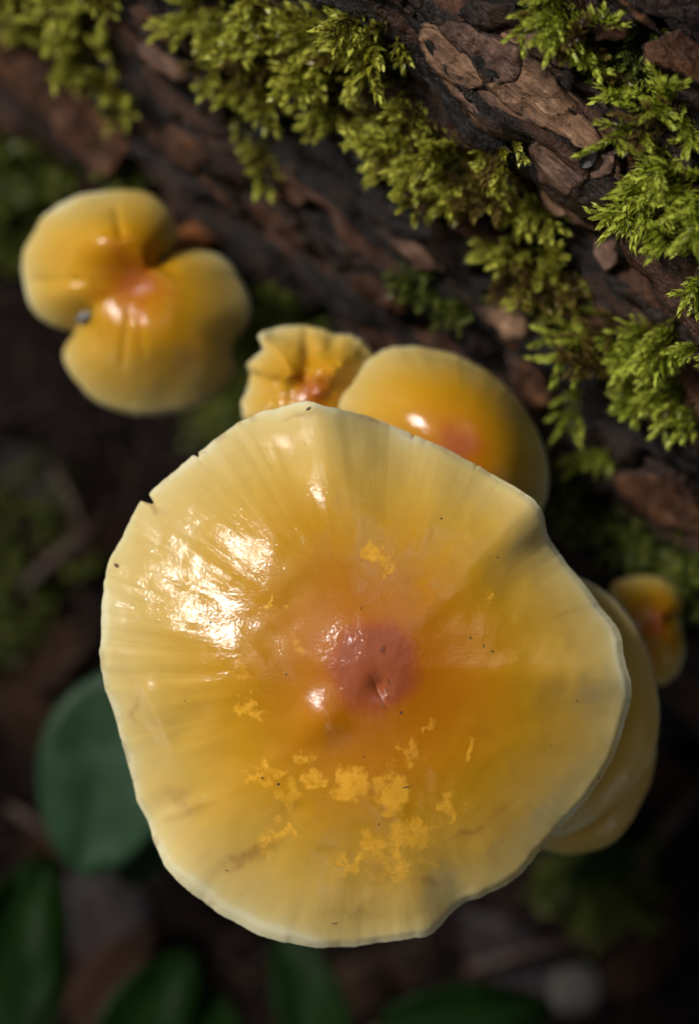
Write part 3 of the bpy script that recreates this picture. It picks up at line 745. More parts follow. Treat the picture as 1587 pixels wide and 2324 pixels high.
# small ruffled cap behind the big one
C3 = (715, 890); a3 = lambda x, y: aang(C3[0], C3[1], x, y)
ol3 = [(588, 762), (620, 745), (680, 737), (730, 745), (765, 757), (800, 760), (830, 780), (848, 802), (862, 860), (840, 930), (760, 1000), (650, 1010), (565, 965), (548, 920), (560, 882), (566, 850), (562, 822), (596, 796)]
def ex3(T, TH, dx, dy):
    px, py = dx / K, -dy / K
    z = 0.22 * np.exp(-((px - 60) ** 2 / 50 ** 2 + (py + 70) ** 2 / 50 ** 2)) - 0.10 * np.exp(-((px + 20) ** 2 / 18 ** 2 + (py + 60) ** 2 / 70 ** 2))
    z += 0.15 * np.exp(-((px + 80) ** 2 / 35 ** 2 + (py + 50) ** 2 / 30 ** 2)) + 0.06 * fbm(px * 0.02, py * 0.02, 0, 3, 151)
    return z
mushroom('small crumpled mushroom with a ruffled cap between the big cap and the lobed one', C3, ol3, -2.0, 0.5, 2.0, P(980, 1120, -7.8), GRP, nth=300, nr=90,
    waves=[(a3(600, 780), 0.2, 0.15, 2), (a3(760, 757), 0.15, -0.1, 3)], creases=[(a3(690, 740), 0.08, 0.07, 0.3, 1.0), (a3(575, 850), 0.08, 0.09, 0.4, 1.2)], tone_fn=gen_tone(50, 1, (0, 0), 0.5, 3, 0.25), extra=ex3, stem_r=0.22, seed=3)
# smooth domed cap by the log
ol4 = [(762, 920), (790, 870), (830, 822), (872, 794), (930, 784), (1000, 795), (1070, 820), (1130, 860), (1180, 910), (1216, 968), (1240, 1030), (1247, 1085), (1240, 1140), (1200, 1200), (1100, 1225), (980, 1190), (860, 1110), (780, 1000)]
mushroom('smooth domed amber mushroom half hidden behind the big cap, against the log', (1045, 1012), ol4, -1.05, 1.25, 2.5, P(1130, 1190, -8.0), GRP, nth=320, nr=100,
    waves=[(aang(1045, 1012, 850, 880), 0.4, 0.12, 2)], tone_fn=gen_tone(70, 1, (0, -2), 0.0, 4, 0.08), wet=0.9, stem_r=0.3, seed=4)
# the stacked pair under the right of the big cap
ol5 = [(1300, 1304), (1350, 1325), (1400, 1360), (1440, 1408), (1470, 1470), (1490, 1540), (1501, 1610), (1497, 1680), (1476, 1740), (1440, 1790), (1392, 1838), (1330, 1878), (1270, 1900), (1190, 1880), (1110, 1800), (1070, 1680), (1080, 1500), (1150, 1370), (1230, 1310)]
mushroom('pale yellow mushroom, the upper of two stacked under the right of the big cap', (1290, 1600), ol5, -1.1, 0.5, 3.0, P(1270, 1330, -8.2), GRP, nth=320, nr=100, tone_fn=gen_tone(50, 1, (0, 0), 0, 5, 0.5), wet=0.6, stem_r=0.3, seed=5, rim_roll=0.16)
ol6 = [(1488, 1690), (1484, 1760), (1456, 1830), (1420, 1890), (1380, 1922), (1320, 1939), (1262, 1936), (1200, 1915), (1140, 1860), (1120, 1760), (1180, 1660), (1300, 1600), (1420, 1610)]
mushroom('pale yellow mushroom, the lower of two stacked under the right of the big cap', (1310, 1765), ol6, -1.85, 0.45, 3.0, P(1300, 1390, -8.2), GRP, nth=300, nr=90, tone_fn=gen_tone(40, 1, (0, 0), 0, 6, 0.55), wet=0.6, stem_r=0.26, seed=6, rim_roll=0.14)
ol7 = [(1385, 1338), (1420, 1312), (1480, 1307), (1530, 1328), (1552, 1365), (1546, 1400), (1551, 1440), (1556, 1480), (1538, 1530), (1497, 1556), (1445, 1530), (1410, 1450)]
mushroom('tiny two-lobed brownish mushroom in the shade under the mossy log', (1490, 1412), ol7, -2.9, 0.55, 2.2, P(1480, 1330, -8.2), GRP, nth=240, nr=70,
    creases=[(aang(1490, 1412, 1548, 1402), 0.12, 0.2, 0.2, 1.2)], tone_fn=gen_tone(36, 1, (0, 0), 0.3, 7), wet=0.6, stem_r=0.16, seed=7)

# dirt and droplets on the big cap
bv1 = BVHTree.FromPolygons([tuple(v) for v in top1.reshape(-1, 3)], grid_faces(len(t1), len(th1), True))
def on_cap(px, py, bv=bv1):
    d = (Vector(P(px, py, 0)) - CAMP).normalized(); h = bv.ray_cast(CAMP, d)
    return h[0], (h[1] if h[0] is None or h[1].z > 0 else -h[1])
def blob(p, n, a, b, h, ang, rows=3, seg=8):
    q = Vector(n).to_track_quat('Z', 'Y'); V = []
    for i in range(rows + 1):
        f = i / rows * math.pi / 2
        for k in range(seg):
            s_ = 2 * math.pi * k / seg
            x, y = a * math.cos(f) * math.cos(s_), b * math.cos(f) * math.sin(s_)
            V.append(np.array(p + q @ Vector((x * math.cos(ang) - y * math.sin(ang), x * math.sin(ang) + y * math.cos(ang), h * math.sin(f) - 0.004))))
    return V, grid_faces(rows + 1, seg, True)
def scatter_blobs(name, lst, mat, parent):
    V, F = [], []
    for (x, y, a, b, h, an) in lst:
        p, n = on_cap(x, y)
        if p is None: continue
        v, f = blob(p, n, a * K, b * K, h * K, an)
        F += [tuple(i + len(V) for i in q) for q in f]; V += v
    o = obj(name, V, F, mat, parent); o['kind'] = 'stuff'; return o
specks = [(632, 1779, 4, 4, 3, 0), (596, 1765, 3, 3, 3, 0), (922, 1786, 10, 2, 2, -0.4), (910, 1617, 4, 4, 3, 0), (1118, 1478, 4, 3, 2, .3), (1098, 1465, 5, 2, 2, -.5), (700, 928, 7, 4, 3, 0), (264, 1283, 5, 9, 3, 0), (515, 1975, 5, 2, 2, .5), (860, 1870, 3, 3, 2, 0),
          (650, 1530, 3, 3, 2, 0), (1068, 1447, 4, 3, 2, 0), (478, 1412, 3, 2, 2, 0), (1310, 1590, 4, 2, 2, 1), (1360, 1765, 6, 3, 2, 1), (420, 1590, 3, 2, 2, 0), (1002, 1177, 4, 3, 2, 0), (1130, 1265, 3, 3, 2, 0), (760, 2095, 9, 2, 2, .1), (330, 1870, 4, 10, 2, -.4), (820, 1380, 3, 3, 2, 0)]
for _ in range(16):
    specks.append((rng.uniform(300, 1350), rng.uniform(1000, 2080), rng.uniform(1.2, 2.6), rng.uniform(1.2, 2.2), 1.5, rng.uniform(0, 3)))
scatter_blobs('dirt_speck', specks, M_SPECK, m1)
drops = [(868, 1472, 7, 9, 6, 0), (884, 1548, 6, 6, 5, 0), (878, 1568, 4, 4, 4, 0), (892, 1590, 4, 4, 4, 0), (872, 1600, 3, 3, 3, 0), (862, 1545, 5, 5, 4, 0), (880, 1610, 4, 4, 3, 0), (858, 1528, 3, 4, 3, 0)]
for _ in range(14):
    drops.append((875 + rng.normal(0, 12), 1575 + rng.normal(0, 24), rng.uniform(1.5, 3.2), rng.uniform(1.5, 3.2), 2.5, 0))
scatter_blobs('water_drop', drops, M_WATER, m1)
def crumb(px, py, bv, a, label, mat=M_CRUMB):
    p, n = on_cap(px, py, bv)
    V, F = [], []
    for i in range(7):
        f = math.pi * i / 6
        for k in range(10):
            s_ = 2 * math.pi * k / 10
            d = np.array([math.sin(f) * math.cos(s_), math.sin(f) * math.sin(s_) * 0.6, math.cos(f) * 0.6])
            r_ = a * (1 + 0.35 * float(fbm(d[0] * 1.5 + px, d[1] * 1.5, d[2] * 1.5, 3, 161)))
            d = np.array([d[0] * 0.75 - d[1] * 0.66, d[0] * 0.66 + d[1] * 0.75, d[2]])
            V.append(np.array(p) + d * r_)
    o = obj('soil_crumb', V, grid_faces(7, 10, True), mat, origin=np.array(p))
    return tag(o, label, 'crumb', 'crumbs of soil on the lobed cap')
bv2 = BVHTree.FromPolygons([tuple(v) for v in top2.reshape(-1, 3)], grid_faces(130, 420, True))
crumb(195, 716, bv2, 0.14, 'pale grey crumb of soil caught in the cleft of the lobed cap')
crumb(367, 588, bv2, 0.09, 'dark crumb of soil in the upper fold of the lobed cap', M_SPECK)

# ------------------------------------------------------------------ moss
def moss_branch(V, F, A, path, n_leaf, ll, lw, age0, age1, low=False, rg=None):
    path = np.asarray(path); m = len(path)
    tang = np.gradient(path, axis=0); tang /= np.linalg.norm(tang, axis=1)[:, None] + 1e-9
    b0 = len(V); rs = 0.016
    for i in range(m):                                 # stem
        a = np.cross(tang[i], (0.3, 0.2, 0.9)); a /= np.linalg.norm(a) + 1e-9; b = np.cross(tang[i], a)
        for k in range(3):
            an = 2.094 * k; V.append(path[i] + (a * math.cos(an) + b * math.sin(an)) * rs * (1.1 - 0.7 * i / m)); A.append(age0 * 0.7)
    F.extend([tuple(b0 + q for q in f) for f in grid_faces(m, 3, True)])
    for j in range(n_leaf):
        s_ = (j + 0.5) / n_leaf; f = s_ * (m - 1); i = min(int(f), m - 2); g = f - i
        p = path[i] * (1 - g) + path[i + 1] * g; tg = tang[i]
        a = np.cross(tg, (0.25, 0.15, 0.95)); a /= np.linalg.norm(a) + 1e-9; b = np.cross(tg, a)
        an = j * 2.39996 + rg.uniform(-0.3, 0.3)
        out = a * math.cos(an) + b * math.sin(an)
        op = (1.05 - 0.75 * s_ ** 2) * rg.uniform(0.8, 1.15)     # leaves spread below, gather to a point at the tip
        d = tg * math.cos(op) + out * math.sin(op)
        side = np.cross(d, out); side /= np.linalg.norm(side) + 1e-9
        L = ll * (1 - 0.35 * s_ ** 3) * rg.uniform(0.8, 1.15); W = lw * rg.uniform(0.85, 1.15)
        cur = (tg * 0.18 - out * 0.05) * L
        ag = age0 + (age1 - age0) * s_
        b1 = len(V); nrm = np.cross(side, d)
        V.extend([p - side * W * 0.3, p + side * W * 0.3, p + d * L * 0.4 - side * W * 0.5 + nrm * W * 0.18, p + d * L * 0.4 + side * W * 0.5 + nrm * W * 0.18, p + d * L + cur])
        A.extend([ag - 0.12, ag - 0.12, ag, ag, ag + 0.12])
        if low: F.extend([(b1, b1 + 1, b1 + 3, b1 + 2), (b1 + 2, b1 + 3, b1 + 4)])
        else:
            V.append(p + d * L * 0.42); A.append(ag - 0.05); c = b1 + 5
            F.extend([(b1, c, b1 + 2), (b1, b1 + 1, c), (b1 + 1, b1 + 3, c), (b1 + 2, c, b1 + 4), (c, b1 + 3, b1 + 4)])
def moss_shoot(seed, length, n_side, ll=0.12, lw=0.055, dens=52, low=False):
    rg = np.random.default_rng(seed); V, F, A = [], [], []
    bend = rg.uniform(-0.25, 0.25, 2)
    s_ = np.linspace(0, 1, 9)[:, None]
    main = np.concatenate([bend[0] * length * s_ ** 2, bend[1] * length * s_ ** 2 - 0.18 * length * s_ ** 2.5, length * s_], 1)
    moss_branch(V, F, A, main, int(length * dens), ll, lw, 0.15, 0.95, low, rg)
    for k in range(n_side):
        f = 0.18 + 0.68 * (k + rg.uniform(0, 0.6)) / n_side
        i = int(f * 8); p = main[i]
        sgn = 1 if k % 2 else -1
        d = np.array([sgn * rg.uniform(0.7, 1.0), rg.uniform(-0.15, 0.25), rg.uniform(0.5, 0.9)]); d /= np.linalg.norm(d)
        L = length * (0.50 - 0.28 * f) * rg.uniform(0.7, 1.25)
        q = np.linspace(0, 1, 5)[:, None]
        br = p + d * L * q + np.array([0, 0, 0.25 * L]) * q ** 2
        moss_branch(V, F, A, br, max(7, int(L * dens * 1.05)), ll * 0.88, lw * 0.9, 0.3, 1.0, low, rg)
    return np.array(V), F, np.array(A)
def shoot_set(prefix_seed, n, lens, sides, **kw):
    return [moss_shoot(prefix_seed + i, rng.uniform(*lens), int(rng.integers(*sides)), **kw) for i in range(n)]
SH_BIG = shoot_set(500, 10, (0.55, 0.95), (4, 8), ll=0.135, lw=0.048, dens=58)
SH_MID = shoot_set(540, 8, (0.4, 0.7), (3, 6), ll=0.125, lw=0.056, dens=52)
SH_LOW = shoot_set(580, 8, (0.4, 0.7), (2, 5), ll=0.14, lw=0.075, dens=36, low=True)
_cache = {}
def shoot_mesh(S, i, mat):
    k = (id(S), i, mat.name)
    if k not in _cache:
        v, f, a = S[i]; _cache[k] = mesh_of('frond', v, f, mat, True, {'age': a})
    return _cache[k]
DOWN = -NX * 0.8 + np.array([0, 0, -0.35])
def moss_patch(label, poly, count, S, mat, scale=(0.8, 1.2), parts=True, droop=0.9, lift=0.45, spread=0.42, bvh=None, group='moss growing on the log', side=(0, 0, 0), name='moss_clump', cat='moss', up=0.0, place=None, gap=-0.12, old=0.12):
    xs = [p[0] for p in poly]; ys = [p[1] for p in poly]
    spots = []; tries = 0
    while len(spots) < count and tries < count * 60:
        tries += 1
        x, y = rng.uniform(min(xs), max(xs)), rng.uniform(min(ys), max(ys))
        if not in_poly(x, y, poly) or float(fbm(x * 0.013, y * 0.013, count, 3, 191)) < gap: continue
        p, n = place(x, y) if place else drop(x, y)
        if p is None: continue
        spots.append((p, n))
    if not spots: return None
    ctr = np.mean([np.array(p) for p, n in spots], 0)
    i0 = int(np.argmin([np.linalg.norm(np.array(p) - ctr) for p, n in spots])); base = np.array(spots[i0][0])
    root = thing(name, base, label, cat, group)
    AV, AF, AA = [], [], []; nvt = 0
    for (p, n) in spots:
        d = np.array(n) * lift + DOWN * droop + np.array(side) + np.array([0, 0, up]) + rng.normal(0, spread, 3)
        d = Vector(d).normalized()
        if d.dot(n) < 0.1: d = (d + n * (0.15 - d.dot(n))).normalized()
        # the feathered plane of the shoot lies roughly along the bark
        zc = d; yc = (n - zc * n.dot(zc))
        yc = yc.normalized() if yc.length > 1e-4 else zc.orthogonal().normalized()
        xc = yc.cross(zc)
        M = Matrix((xc, yc, zc)).transposed() @ Matrix.Rotation(rng.normal(0, 0.5), 3, 'Z')
        s_ = rng.uniform(*scale) * rng.choice([0.6, 0.85, 1.0, 1.15]); i = int(rng.integers(len(S)))
        pos = np.array(p) - np.array(n) * 0.05
        if parts:
            o = bpy.data.objects.new('frond', shoot_mesh(S, i, mat if rng.uniform() > old else M_MOSS_B)); C.objects.link(o); o.parent = root
            o.matrix_basis = Matrix.Translation([c * 0.01 for c in (pos - base)]) @ (M * s_).to_4x4()
        else:
            v, f, a = S[i]
            AV.append(v @ (np.array(M) * s_).T + pos); AF += [tuple(q + nvt for q in ff) for ff in f]; AA.append(a); nvt += len(v)
    if not parts:
        o = obj('fronds', np.concatenate(AV), AF, mat, root, attrs={'age': np.concatenate(AA)}); o['kind'] = 'stuff'
    return root

moss_patch('bright green feathery moss spilling over bark beside the bore hole at the frame edge', [(1440, 235), (1500, 195), (1640, 200), (1650, 690), (1560, 640), (1490, 610), (1440, 560), (1440, 500), (1420, 480), (1440, 430), (1460, 390), (1440, 320)], 64, SH_BIG, M_MOSS, (0.75, 1.15))
moss_patch('small upright sprig of green moss between two bark plates near the top', [(1290, 75), (1335, 60), (1345, 110), (1300, 130)], 9, SH_MID, M_MOSS, (0.8, 1.1), up=0.4, droop=0.4)
moss_patch('thin trailing moss stem running down from the upper edge of the log', [(1470, 20), (1490, 20), (1455, 140), (1430, 150), (1370, 130), (1420, 120), (1450, 80)], 22, SH_MID, M_MOSS_D, (0.7, 1.0), droop=1.3)
moss_patch('moss sprigs hanging over the top of the tan bark plate', [(1130, 10), (1190, -20), (1290, -30), (1290, -5), (1240, 0), (1180, 8)], 9, SH_BIG, M_MOSS, (0.7, 1.0), droop=1.2)
moss_patch('moss sprig at the very top above the trailing stem', [(1430, -40), (1500, -40), (1490, 5), (1440, 5)], 9, SH_MID, M_MOSS, (0.8, 1.1))
moss_patch('bright green spreading moss clump just below the dark bark ledge', [(1310, 745), (1400, 715), (1500, 700), (1640, 740), (1640, 930), (1540, 900), (1490, 880), (1440, 830), (1350, 850), (1300, 890), (1320, 830)], 42, SH_BIG, M_MOSS, (0.75, 1.15))
moss_patch('tiny bright moss sprig on dark bark below the spreading clump', [(1350, 1000), (1410, 990), (1420, 1020), (1370, 1030)], 7, SH_MID, M_MOSS, (0.6, 0.9))
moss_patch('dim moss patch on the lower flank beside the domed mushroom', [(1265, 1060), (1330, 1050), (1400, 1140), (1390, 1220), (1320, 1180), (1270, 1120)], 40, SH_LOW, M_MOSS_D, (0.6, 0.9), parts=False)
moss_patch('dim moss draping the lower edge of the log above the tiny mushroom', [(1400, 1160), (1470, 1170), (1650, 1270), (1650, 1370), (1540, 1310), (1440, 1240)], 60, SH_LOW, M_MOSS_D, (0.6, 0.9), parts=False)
moss_patch('broad yellow green moss mat on the log, upper part nearest the top edge', [(440, -40), (840, -40), (890, 50), (935, 110), (930, 170), (860, 180), (850, 270), (810, 310), (750, 240), (700, 250), (630, 310), (570, 310), (535, 220), (470, 110)], 88, SH_MID, M_MOSS_O, (0.9, 1.3), gap=-0.12, old=0.15)
moss_patch('yellow green moss band below the tan bark plates down the middle of the log', [(920, 110), (960, 170), (1010, 240), (1060, 280), (1110, 270), (1190, 340), (1220, 430), (1270, 520), (1280, 590), (1240, 640), (1190, 600), (1110, 540), (1040, 480), (960, 390), (880, 320), (870, 220)], 92, SH_MID, M_MOSS_O, (0.8, 1.2), gap=-0.15, old=0.15)
moss_patch('amber and green moss in the hollow under the dark bark ledge', [(1180, 600), (1280, 600), (1330, 660), (1300, 720), (1240, 720), (1200, 660)], 16, SH_MID, M_MOSS_O, (0.7, 1.0))
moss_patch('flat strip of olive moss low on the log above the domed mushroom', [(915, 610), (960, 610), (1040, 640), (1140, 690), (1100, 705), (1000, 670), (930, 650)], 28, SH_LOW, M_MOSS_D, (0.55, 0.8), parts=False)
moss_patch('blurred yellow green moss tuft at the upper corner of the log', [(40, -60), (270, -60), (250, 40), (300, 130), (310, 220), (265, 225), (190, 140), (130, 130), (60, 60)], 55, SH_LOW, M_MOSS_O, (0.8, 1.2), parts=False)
def ground_at(x, y):
    p = P(x, y, -7.6); return Vector((p[0], p[1], float(floor_z(p[0], p[1])))), Vector((0, 0, 1))
def ground_or_log(x, y):
    p, n = drop(x, y)
    return (p, n) if p is not None else ground_at(x, y)
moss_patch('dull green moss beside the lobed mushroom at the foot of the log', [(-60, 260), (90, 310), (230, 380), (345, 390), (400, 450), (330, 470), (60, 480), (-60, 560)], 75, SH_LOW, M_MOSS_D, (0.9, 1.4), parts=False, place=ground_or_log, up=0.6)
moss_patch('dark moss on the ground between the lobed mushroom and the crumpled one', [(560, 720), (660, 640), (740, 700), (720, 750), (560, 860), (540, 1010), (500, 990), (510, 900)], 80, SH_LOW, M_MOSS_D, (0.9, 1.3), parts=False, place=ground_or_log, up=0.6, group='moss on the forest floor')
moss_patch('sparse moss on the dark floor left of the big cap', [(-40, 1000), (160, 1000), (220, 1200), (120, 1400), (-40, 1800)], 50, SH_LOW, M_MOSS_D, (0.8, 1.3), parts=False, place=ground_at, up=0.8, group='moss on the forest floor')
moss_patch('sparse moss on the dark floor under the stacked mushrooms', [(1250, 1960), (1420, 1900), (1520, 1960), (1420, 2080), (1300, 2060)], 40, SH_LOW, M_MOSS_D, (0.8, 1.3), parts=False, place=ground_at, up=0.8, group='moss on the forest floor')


# ------------------------------------------------------------------ unseen trees added so their crowns filter the sky light
M_TRUNK = simple_mat('tree_trunk_bark', (0.03, 0.022, 0.017), (0.10, 0.075, 0.06), 9, 0.8, 0.8, 0.03, stretch=(1, 1, 0.2))
M_CROWN = simple_mat('tree_foliage', (0.020, 0.040, 0.010), (0.045, 0.080, 0.020), 3, 0.6, 0.1, 0.01)
def unseen_tree(az, dist, h, r_, hh, n, seed, lab):
    rg = np.random.default_rng(seed)
    x, y = 100 * dist * math.cos(R(az)), 100 * dist * math.sin(R(az))
    root = thing('unseen_tree', (x, y, 0), lab, 'tree', 'unseen trees added to filter the sky light')
    top = (h + hh) * 100
    pth = np.stack([x + rg.normal(0, 6, 14).cumsum() * 0.6, y + rg.normal(0, 6, 14).cumsum() * 0.6, np.linspace(-20, top, 14)], -1)
    v, f = tube(pth, np.linspace(11 if dist < 2 else 16, 3, 14), 10); Vt, Ft = list(v), list(f)
    tips = []
    for k in range(30):
        a = rg.uniform(0, 6.28); z = 100 * (h + hh * rg.uniform(-0.95, 0.8)); q = 100 * r_ * rg.uniform(0.5, 1.0) * math.sqrt(max(0.1, 1 - ((z / 100 - h) / (hh * 1.05)) ** 2))
        i = int(np.argmin(np.abs(pth[:, 2] - z))); e = pth[i] + np.array([q * math.cos(a), q * math.sin(a), q * 0.15])
        bp_ = bez(pth[i], pth[i] + (e - pth[i]) * 0.4 + np.array([0, 0, 12]), e, e, 7); bv, bf = tube(bp_, np.linspace(4, 1, 7), 6)
        Ft += [tuple(t_ + len(Vt) for t_ in ff) for ff in bf]; Vt += list(bv); tips += [bp_[3], bp_[5], bp_[6]]
    obj('trunk', Vt, Ft, M_TRUNK, root)
    VV, FF = [], []
    for _ in range(n):
        c = tips[rg.integers(len(tips))] + rg.normal(0, 1, 3) * 100 * r_ * np.array([0.20, 0.20, 0.16])
        if np.dot(c / np.linalg.norm(c), np.array(sv)) > 0.988: continue        # leaves left out so the sun lamp reaches the mushrooms
        d = rg.normal(0, 1, 3); d /= np.linalg.norm(d); e = np.cross(d, rg.normal(0, 1, 3)); e /= np.linalg.norm(e); s_ = rg.uniform(8, 15) * (1 if dist < 5 else 1.5); b = len(VV)
        VV += [c - d * s_, c + e * s_ * .45, c + d * s_, c - e * s_ * .45]; FF.append((b, b + 1, b + 2, b + 3))
    obj('crown', VV, FF, M_CROWN, root)
open_ = lambda az: abs(az - 150) <= 22 or abs(az - 55) <= 16 or abs(az - 272) <= 18      # far crowns kept low here to let sky light onto the caps
TREES = [(100, 1.2, 8.5, 1.7, 1.6), (290, 1.4, 8.2, 1.8, 1.6)]
TREES += [(az, 3.7 + 0.3 * math.sin(az), 6.6 + 0.5 * math.cos(az * 2), 1.75, 2.1) for az in (97, 120, 186, 212, 238, 302, 322, 342, 4)]
TREES += [(az, 7.4 + 0.6 * math.sin(az * 3), 2.4 if open_(az) else 5.2, 2.5, 2.0 if open_(az) else 4.2) for az in range(5, 365, 20)]
for i, a in enumerate(TREES):
    unseen_tree(*a, 6500 if a[1] < 5 else 9000, 900 + i, 'unseen leafy tree added out of view, its crown filtering the sky light')

# ------------------------------------------------------------------ leaves and litter on the floor
def leaf_geo(L, W, curl=0.15, fold=0.2, nu=22, nv=11, tip=0.6, wavy=0.03, seed=0):
    V, A = [], []
    for i in range(nu):
        s_ = i / (nu - 1)
        wd = W * 0.5 * (math.sin(math.pi * s_ ** (0.85)) ** tip) * (1 if s_ < 0.98 else 0.3)
        for j in range(nv):
            v = j / (nv - 1) * 2 - 1
            z = fold * wd * abs(v) - curl * L * (s_ - 0.4) ** 2 + wavy * L * float(fbm(s_ * 3, v * 2, seed, 2, 171))
            V.append((L * s_, wd * v, z))
            lat = abs(((s_ * 9 + abs(v) * -1.6) % 1) - 0.5) < 0.07
            A.append(1.0 if abs(v) < 0.08 else (0.6 if lat else 0.0))
    return np.array(V), grid_faces(nu, nv), np.array(A)
def place_geo(V, pos, yaw, pitch=0.0, roll=0.0):
    M = Matrix.Rotation(yaw, 3, 'Z') @ Matrix.Rotation(-pitch, 3, 'Y') @ Matrix.Rotation(roll, 3, 'X')
    return V @ np.array(M).T + np.asarray(pos)
def plant(label, foot_px, leaves, group='green leaved plants on the forest floor'):
    f = P(foot_px[0], foot_px[1], -8.2); f[2] = float(floor_z(f[0], f[1]))
    root = thing('leafy_plant', f, label, 'plant', group)
    for k, (b, tip, W, z0, z1, mat, roll) in enumerate(leaves):
        p0, p1 = P(b[0], b[1], z0), P(tip[0], tip[1], z1)
        d = p1 - p0; L = np.linalg.norm(d)
        v, fc, a = leaf_geo(L, W, 0.18, 0.18, seed=k)
        o = obj('leaf', place_geo(v, p0, math.atan2(d[1], d[0]), math.asin(d[2] / L), roll), fc, mat, root, attrs={'vein': a})
        md = o.modifiers.new('thickness', 'SOLIDIFY'); md.thickness = 0.0003
        path = bez(f - np.array([0, 0, 0.2]), f + np.array([0, 0, 0.8]), p0 - d * 0.3, p0 + d * 0.02, 12)
        sv_, sf_ = tube(path, np.linspace(0.07, 0.045, 12), 8)
        obj('stalk', sv_, sf_, M_TWIG, root)
    return root
plant('broad blue green leaf and its smaller neighbour peeping out from under the big cap', (380, 1600),
      [((330, 1520), (170, 1990), 2.05, -5.6, -5.9, M_LEAF, 0.25), ((400, 1700), (285, 2015), 1.2, -6.4, -6.5, M_LEAF, -0.2), ((300, 1760), (235, 1970), 0.7, -6.7, -7.0, M_LEAF_D, 0.2)])
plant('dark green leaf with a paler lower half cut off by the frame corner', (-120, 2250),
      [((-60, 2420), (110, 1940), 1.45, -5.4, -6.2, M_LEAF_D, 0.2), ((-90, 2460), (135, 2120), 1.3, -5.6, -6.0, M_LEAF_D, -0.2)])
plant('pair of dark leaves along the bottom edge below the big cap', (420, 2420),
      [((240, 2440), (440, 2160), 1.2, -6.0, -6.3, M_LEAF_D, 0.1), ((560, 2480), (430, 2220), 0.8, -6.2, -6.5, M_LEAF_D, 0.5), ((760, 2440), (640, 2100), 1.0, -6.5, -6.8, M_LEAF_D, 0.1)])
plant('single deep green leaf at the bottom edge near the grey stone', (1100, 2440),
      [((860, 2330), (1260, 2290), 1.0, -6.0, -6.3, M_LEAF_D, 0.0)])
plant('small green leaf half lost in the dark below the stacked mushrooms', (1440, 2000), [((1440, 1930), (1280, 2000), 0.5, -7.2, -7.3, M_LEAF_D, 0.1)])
def ground_leaf(name, label, cat, px, py, L, W, yaw, mat, group, z=None, pitch=0.06):
    p = P(px, py, -7.9); zz = float(floor_z(p[0], p[1])) + 0.22
    v, fc, a = leaf_geo(L, W, 0.12, 0.1, 16, 9, 0.7, 0.05, seed=int(px))
    v[:, 0] -= L / 2
    base = np.array([p[0], p[1], zz])
    o = obj(name, place_geo(v, base, yaw, pitch, rng.uniform(-0.2, 0.2)), fc, mat, origin=base, attrs={'vein': a})
    md = o.modifiers.new('thickness', 'SOLIDIFY'); md.thickness = 0.0003
    return tag(o, label, cat, group)
DG = 'dead leaves lying on the forest floor'
for px, py, L, W, yaw, mat, lab in [
    (235, 2090, 2.2, 1.3, 1.9, M_DEAD_P, 'purplish dead leaf on the soil between the green leaves'),
    (260, 2230, 2.0, 1.1, 0.9, M_DEAD, 'brown dead leaf under the purplish one'),
    (130, 1480, 1.6, 0.7, 0.6, M_DEAD, 'brown dead leaf above the broad blue green leaf'),
    (60, 1620, 1.5, 0.8, 2.3, M_DEAD, 'brown dead leaf at the frame edge beside the broad leaf'),
    (70, 1080, 1.8, 0.7, 2.6, M_DEAD_P, 'dull dead leaf on the dark floor below the lobed mushroom'),
    (190, 1230, 1.4, 0.6, 0.4, M_DEAD, 'narrow dead leaf left of the notch in the big cap'),
    (90, 1900, 1.2, 0.5, 1.2, M_DEAD, 'small brown leaf between the broad leaf and the corner leaf'),
    (860, 2240, 1.8, 0.8, 0.3, M_DEAD, 'brown dead leaf in the dark below the big cap'),
    (1160, 2170, 1.9, 0.9, 2.5, M_DEAD_P, 'dead leaf in the dark between the big cap and the grey stone'),
    (1470, 2140, 1.9, 1.0, 1.1, M_DEAD, 'dead leaf in the dark corner past the grey stone'),
    (1530, 1780, 1.6, 0.8, 2.2, M_DEAD, 'tan dead leaf on the floor beside the stacked mushrooms'),
    (1530, 1620, 1.4, 0.7, 0.8, M_DEAD_P, 'dull dead leaf in the shade below the tiny mushroom')]:
    ground_leaf('dead_leaf', lab, 'dead leaf', px, py, L, W, yaw, mat, DG)
def stone(px, py, r_, label, mat=M_STONE):
    p = P(px, py, -8.0); p[2] = float(floor_z(p[0], p[1])) + r_ * 0.3
    V = []
    for i in range(11):
        f = math.pi * i / 10
        for k in range(18):
            s_ = 2 * math.pi * k / 18; d = np.array([math.sin(f) * math.cos(s_), math.sin(f) * math.sin(s_), math.cos(f)])
            V.append(p + d * np.array([1, 0.9, 0.65]) * r_ * (1 + 0.18 * float(fbm(d[0] * 1.3 + px, d[1] * 1.3, d[2] * 1.3, 3, 181))))
    return tag(obj('stone', V, grid_faces(11, 18, True), mat, origin=p), label, 'stone', 'stones on the forest floor')
stone(1310, 2245, 0.42, 'round grey stone in the dark at the bottom of the picture')
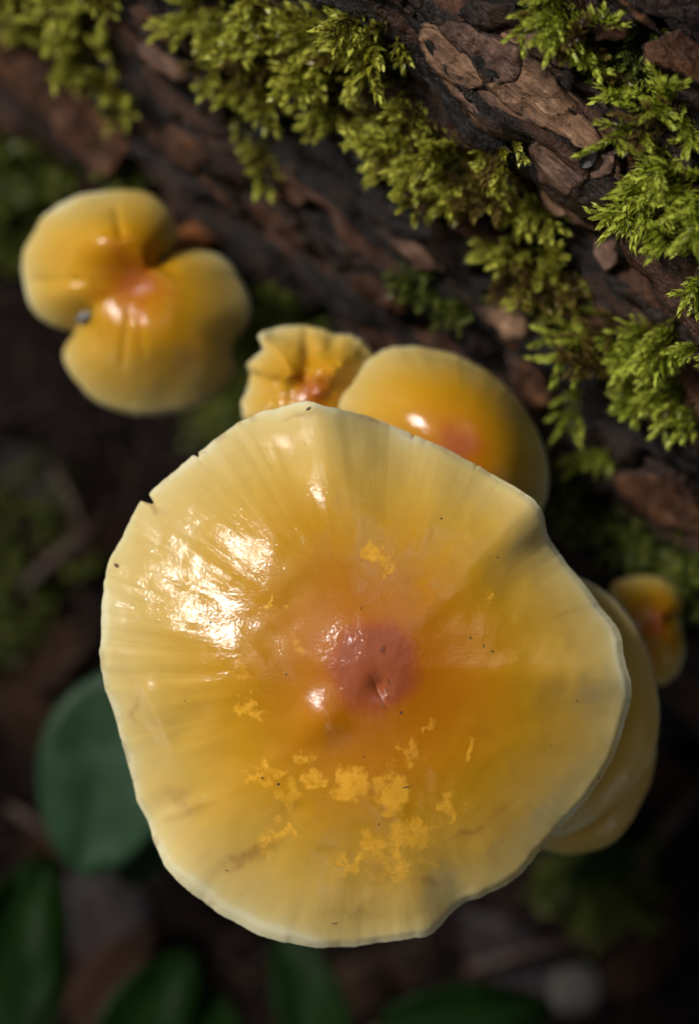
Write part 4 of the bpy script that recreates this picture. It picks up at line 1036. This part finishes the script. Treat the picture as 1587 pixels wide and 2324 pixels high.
stone(1290, 2010, 0.25, 'small dim stone on the floor below the stacked mushrooms', simple_mat('dim_stone', (0.016, 0.013, 0.012), (0.035, 0.028, 0.026), 150, spec=0.1))
def twig(a, b, r_, label, z0=-8.1, z1=-8.0):
    p0, p1 = P(a[0], a[1], z0), P(b[0], b[1], z1); md = (p0 + p1) / 2 + np.array([0.1, 0.15, 0.15])
    path = bez(p0, md, md, p1, 14); path[:, 2] = np.maximum(path[:, 2], floor_z(path[:, 0], path[:, 1]) + r_ * 0.5)
    v, f = tube(path, np.linspace(r_, r_ * 0.6, 14) * (1 + 0.15 * rng.normal(0, 1, 14)), 8)
    return tag(obj('twig', v, f, M_TWIG, origin=path[0]), label, 'twig', 'twigs on the forest floor')
twig((40, 1350), (230, 1180), 0.09, 'thin brown twig on the floor left of the big cap')
twig((20, 1830), (150, 1960), 0.08, 'brown twig running from the broad leaf to the corner leaf')
twig((1060, 2200), (1450, 2120), 0.09, 'thin dark twig on the floor below the big cap')
twig((1500, 1900), (1600, 1760), 0.10, 'short tan twig beside the stacked mushrooms')
twig((120, 1060), (200, 1280), 0.07, 'fine dark twig beneath the lobed mushroom')
# needles and crumbs: loose litter nobody could count
V, F = [], []
for _ in range(1500):
    x, y = rng.uniform(-9, 9), rng.uniform(-11, 9)
    if x * NX[0] + y * NX[1] - P0 > 0: continue
    z = float(floor_z(x, y)) + rng.uniform(0.02, 0.14); a = rng.uniform(0, 6.28); L = rng.uniform(0.3, 1.1); w_ = rng.uniform(0.02, 0.045)
    d = np.array([math.cos(a), math.sin(a), rng.uniform(-0.15, 0.15)]); s_ = np.array([-math.sin(a), math.cos(a), 0]) * w_; p = np.array([x, y, z]); b = len(V)
    V += [p - s_, p + s_, p + np.array([0, 0, w_]), p + d * L - s_ * .4, p + d * L + s_ * .4, p + d * L + np.array([0, 0, w_ * .4])]
    F += [(b, b + 3, b + 5, b + 2), (b + 2, b + 5, b + 4, b + 1), (b + 1, b + 4, b + 3, b)]
o = obj('needle_litter', V, F, M_TWIG); tag(o, 'brown needles and fine litter strewn over the forest floor', kind='stuff')

for o in bpy.data.objects:
    if '_o' in o: del o['_o']
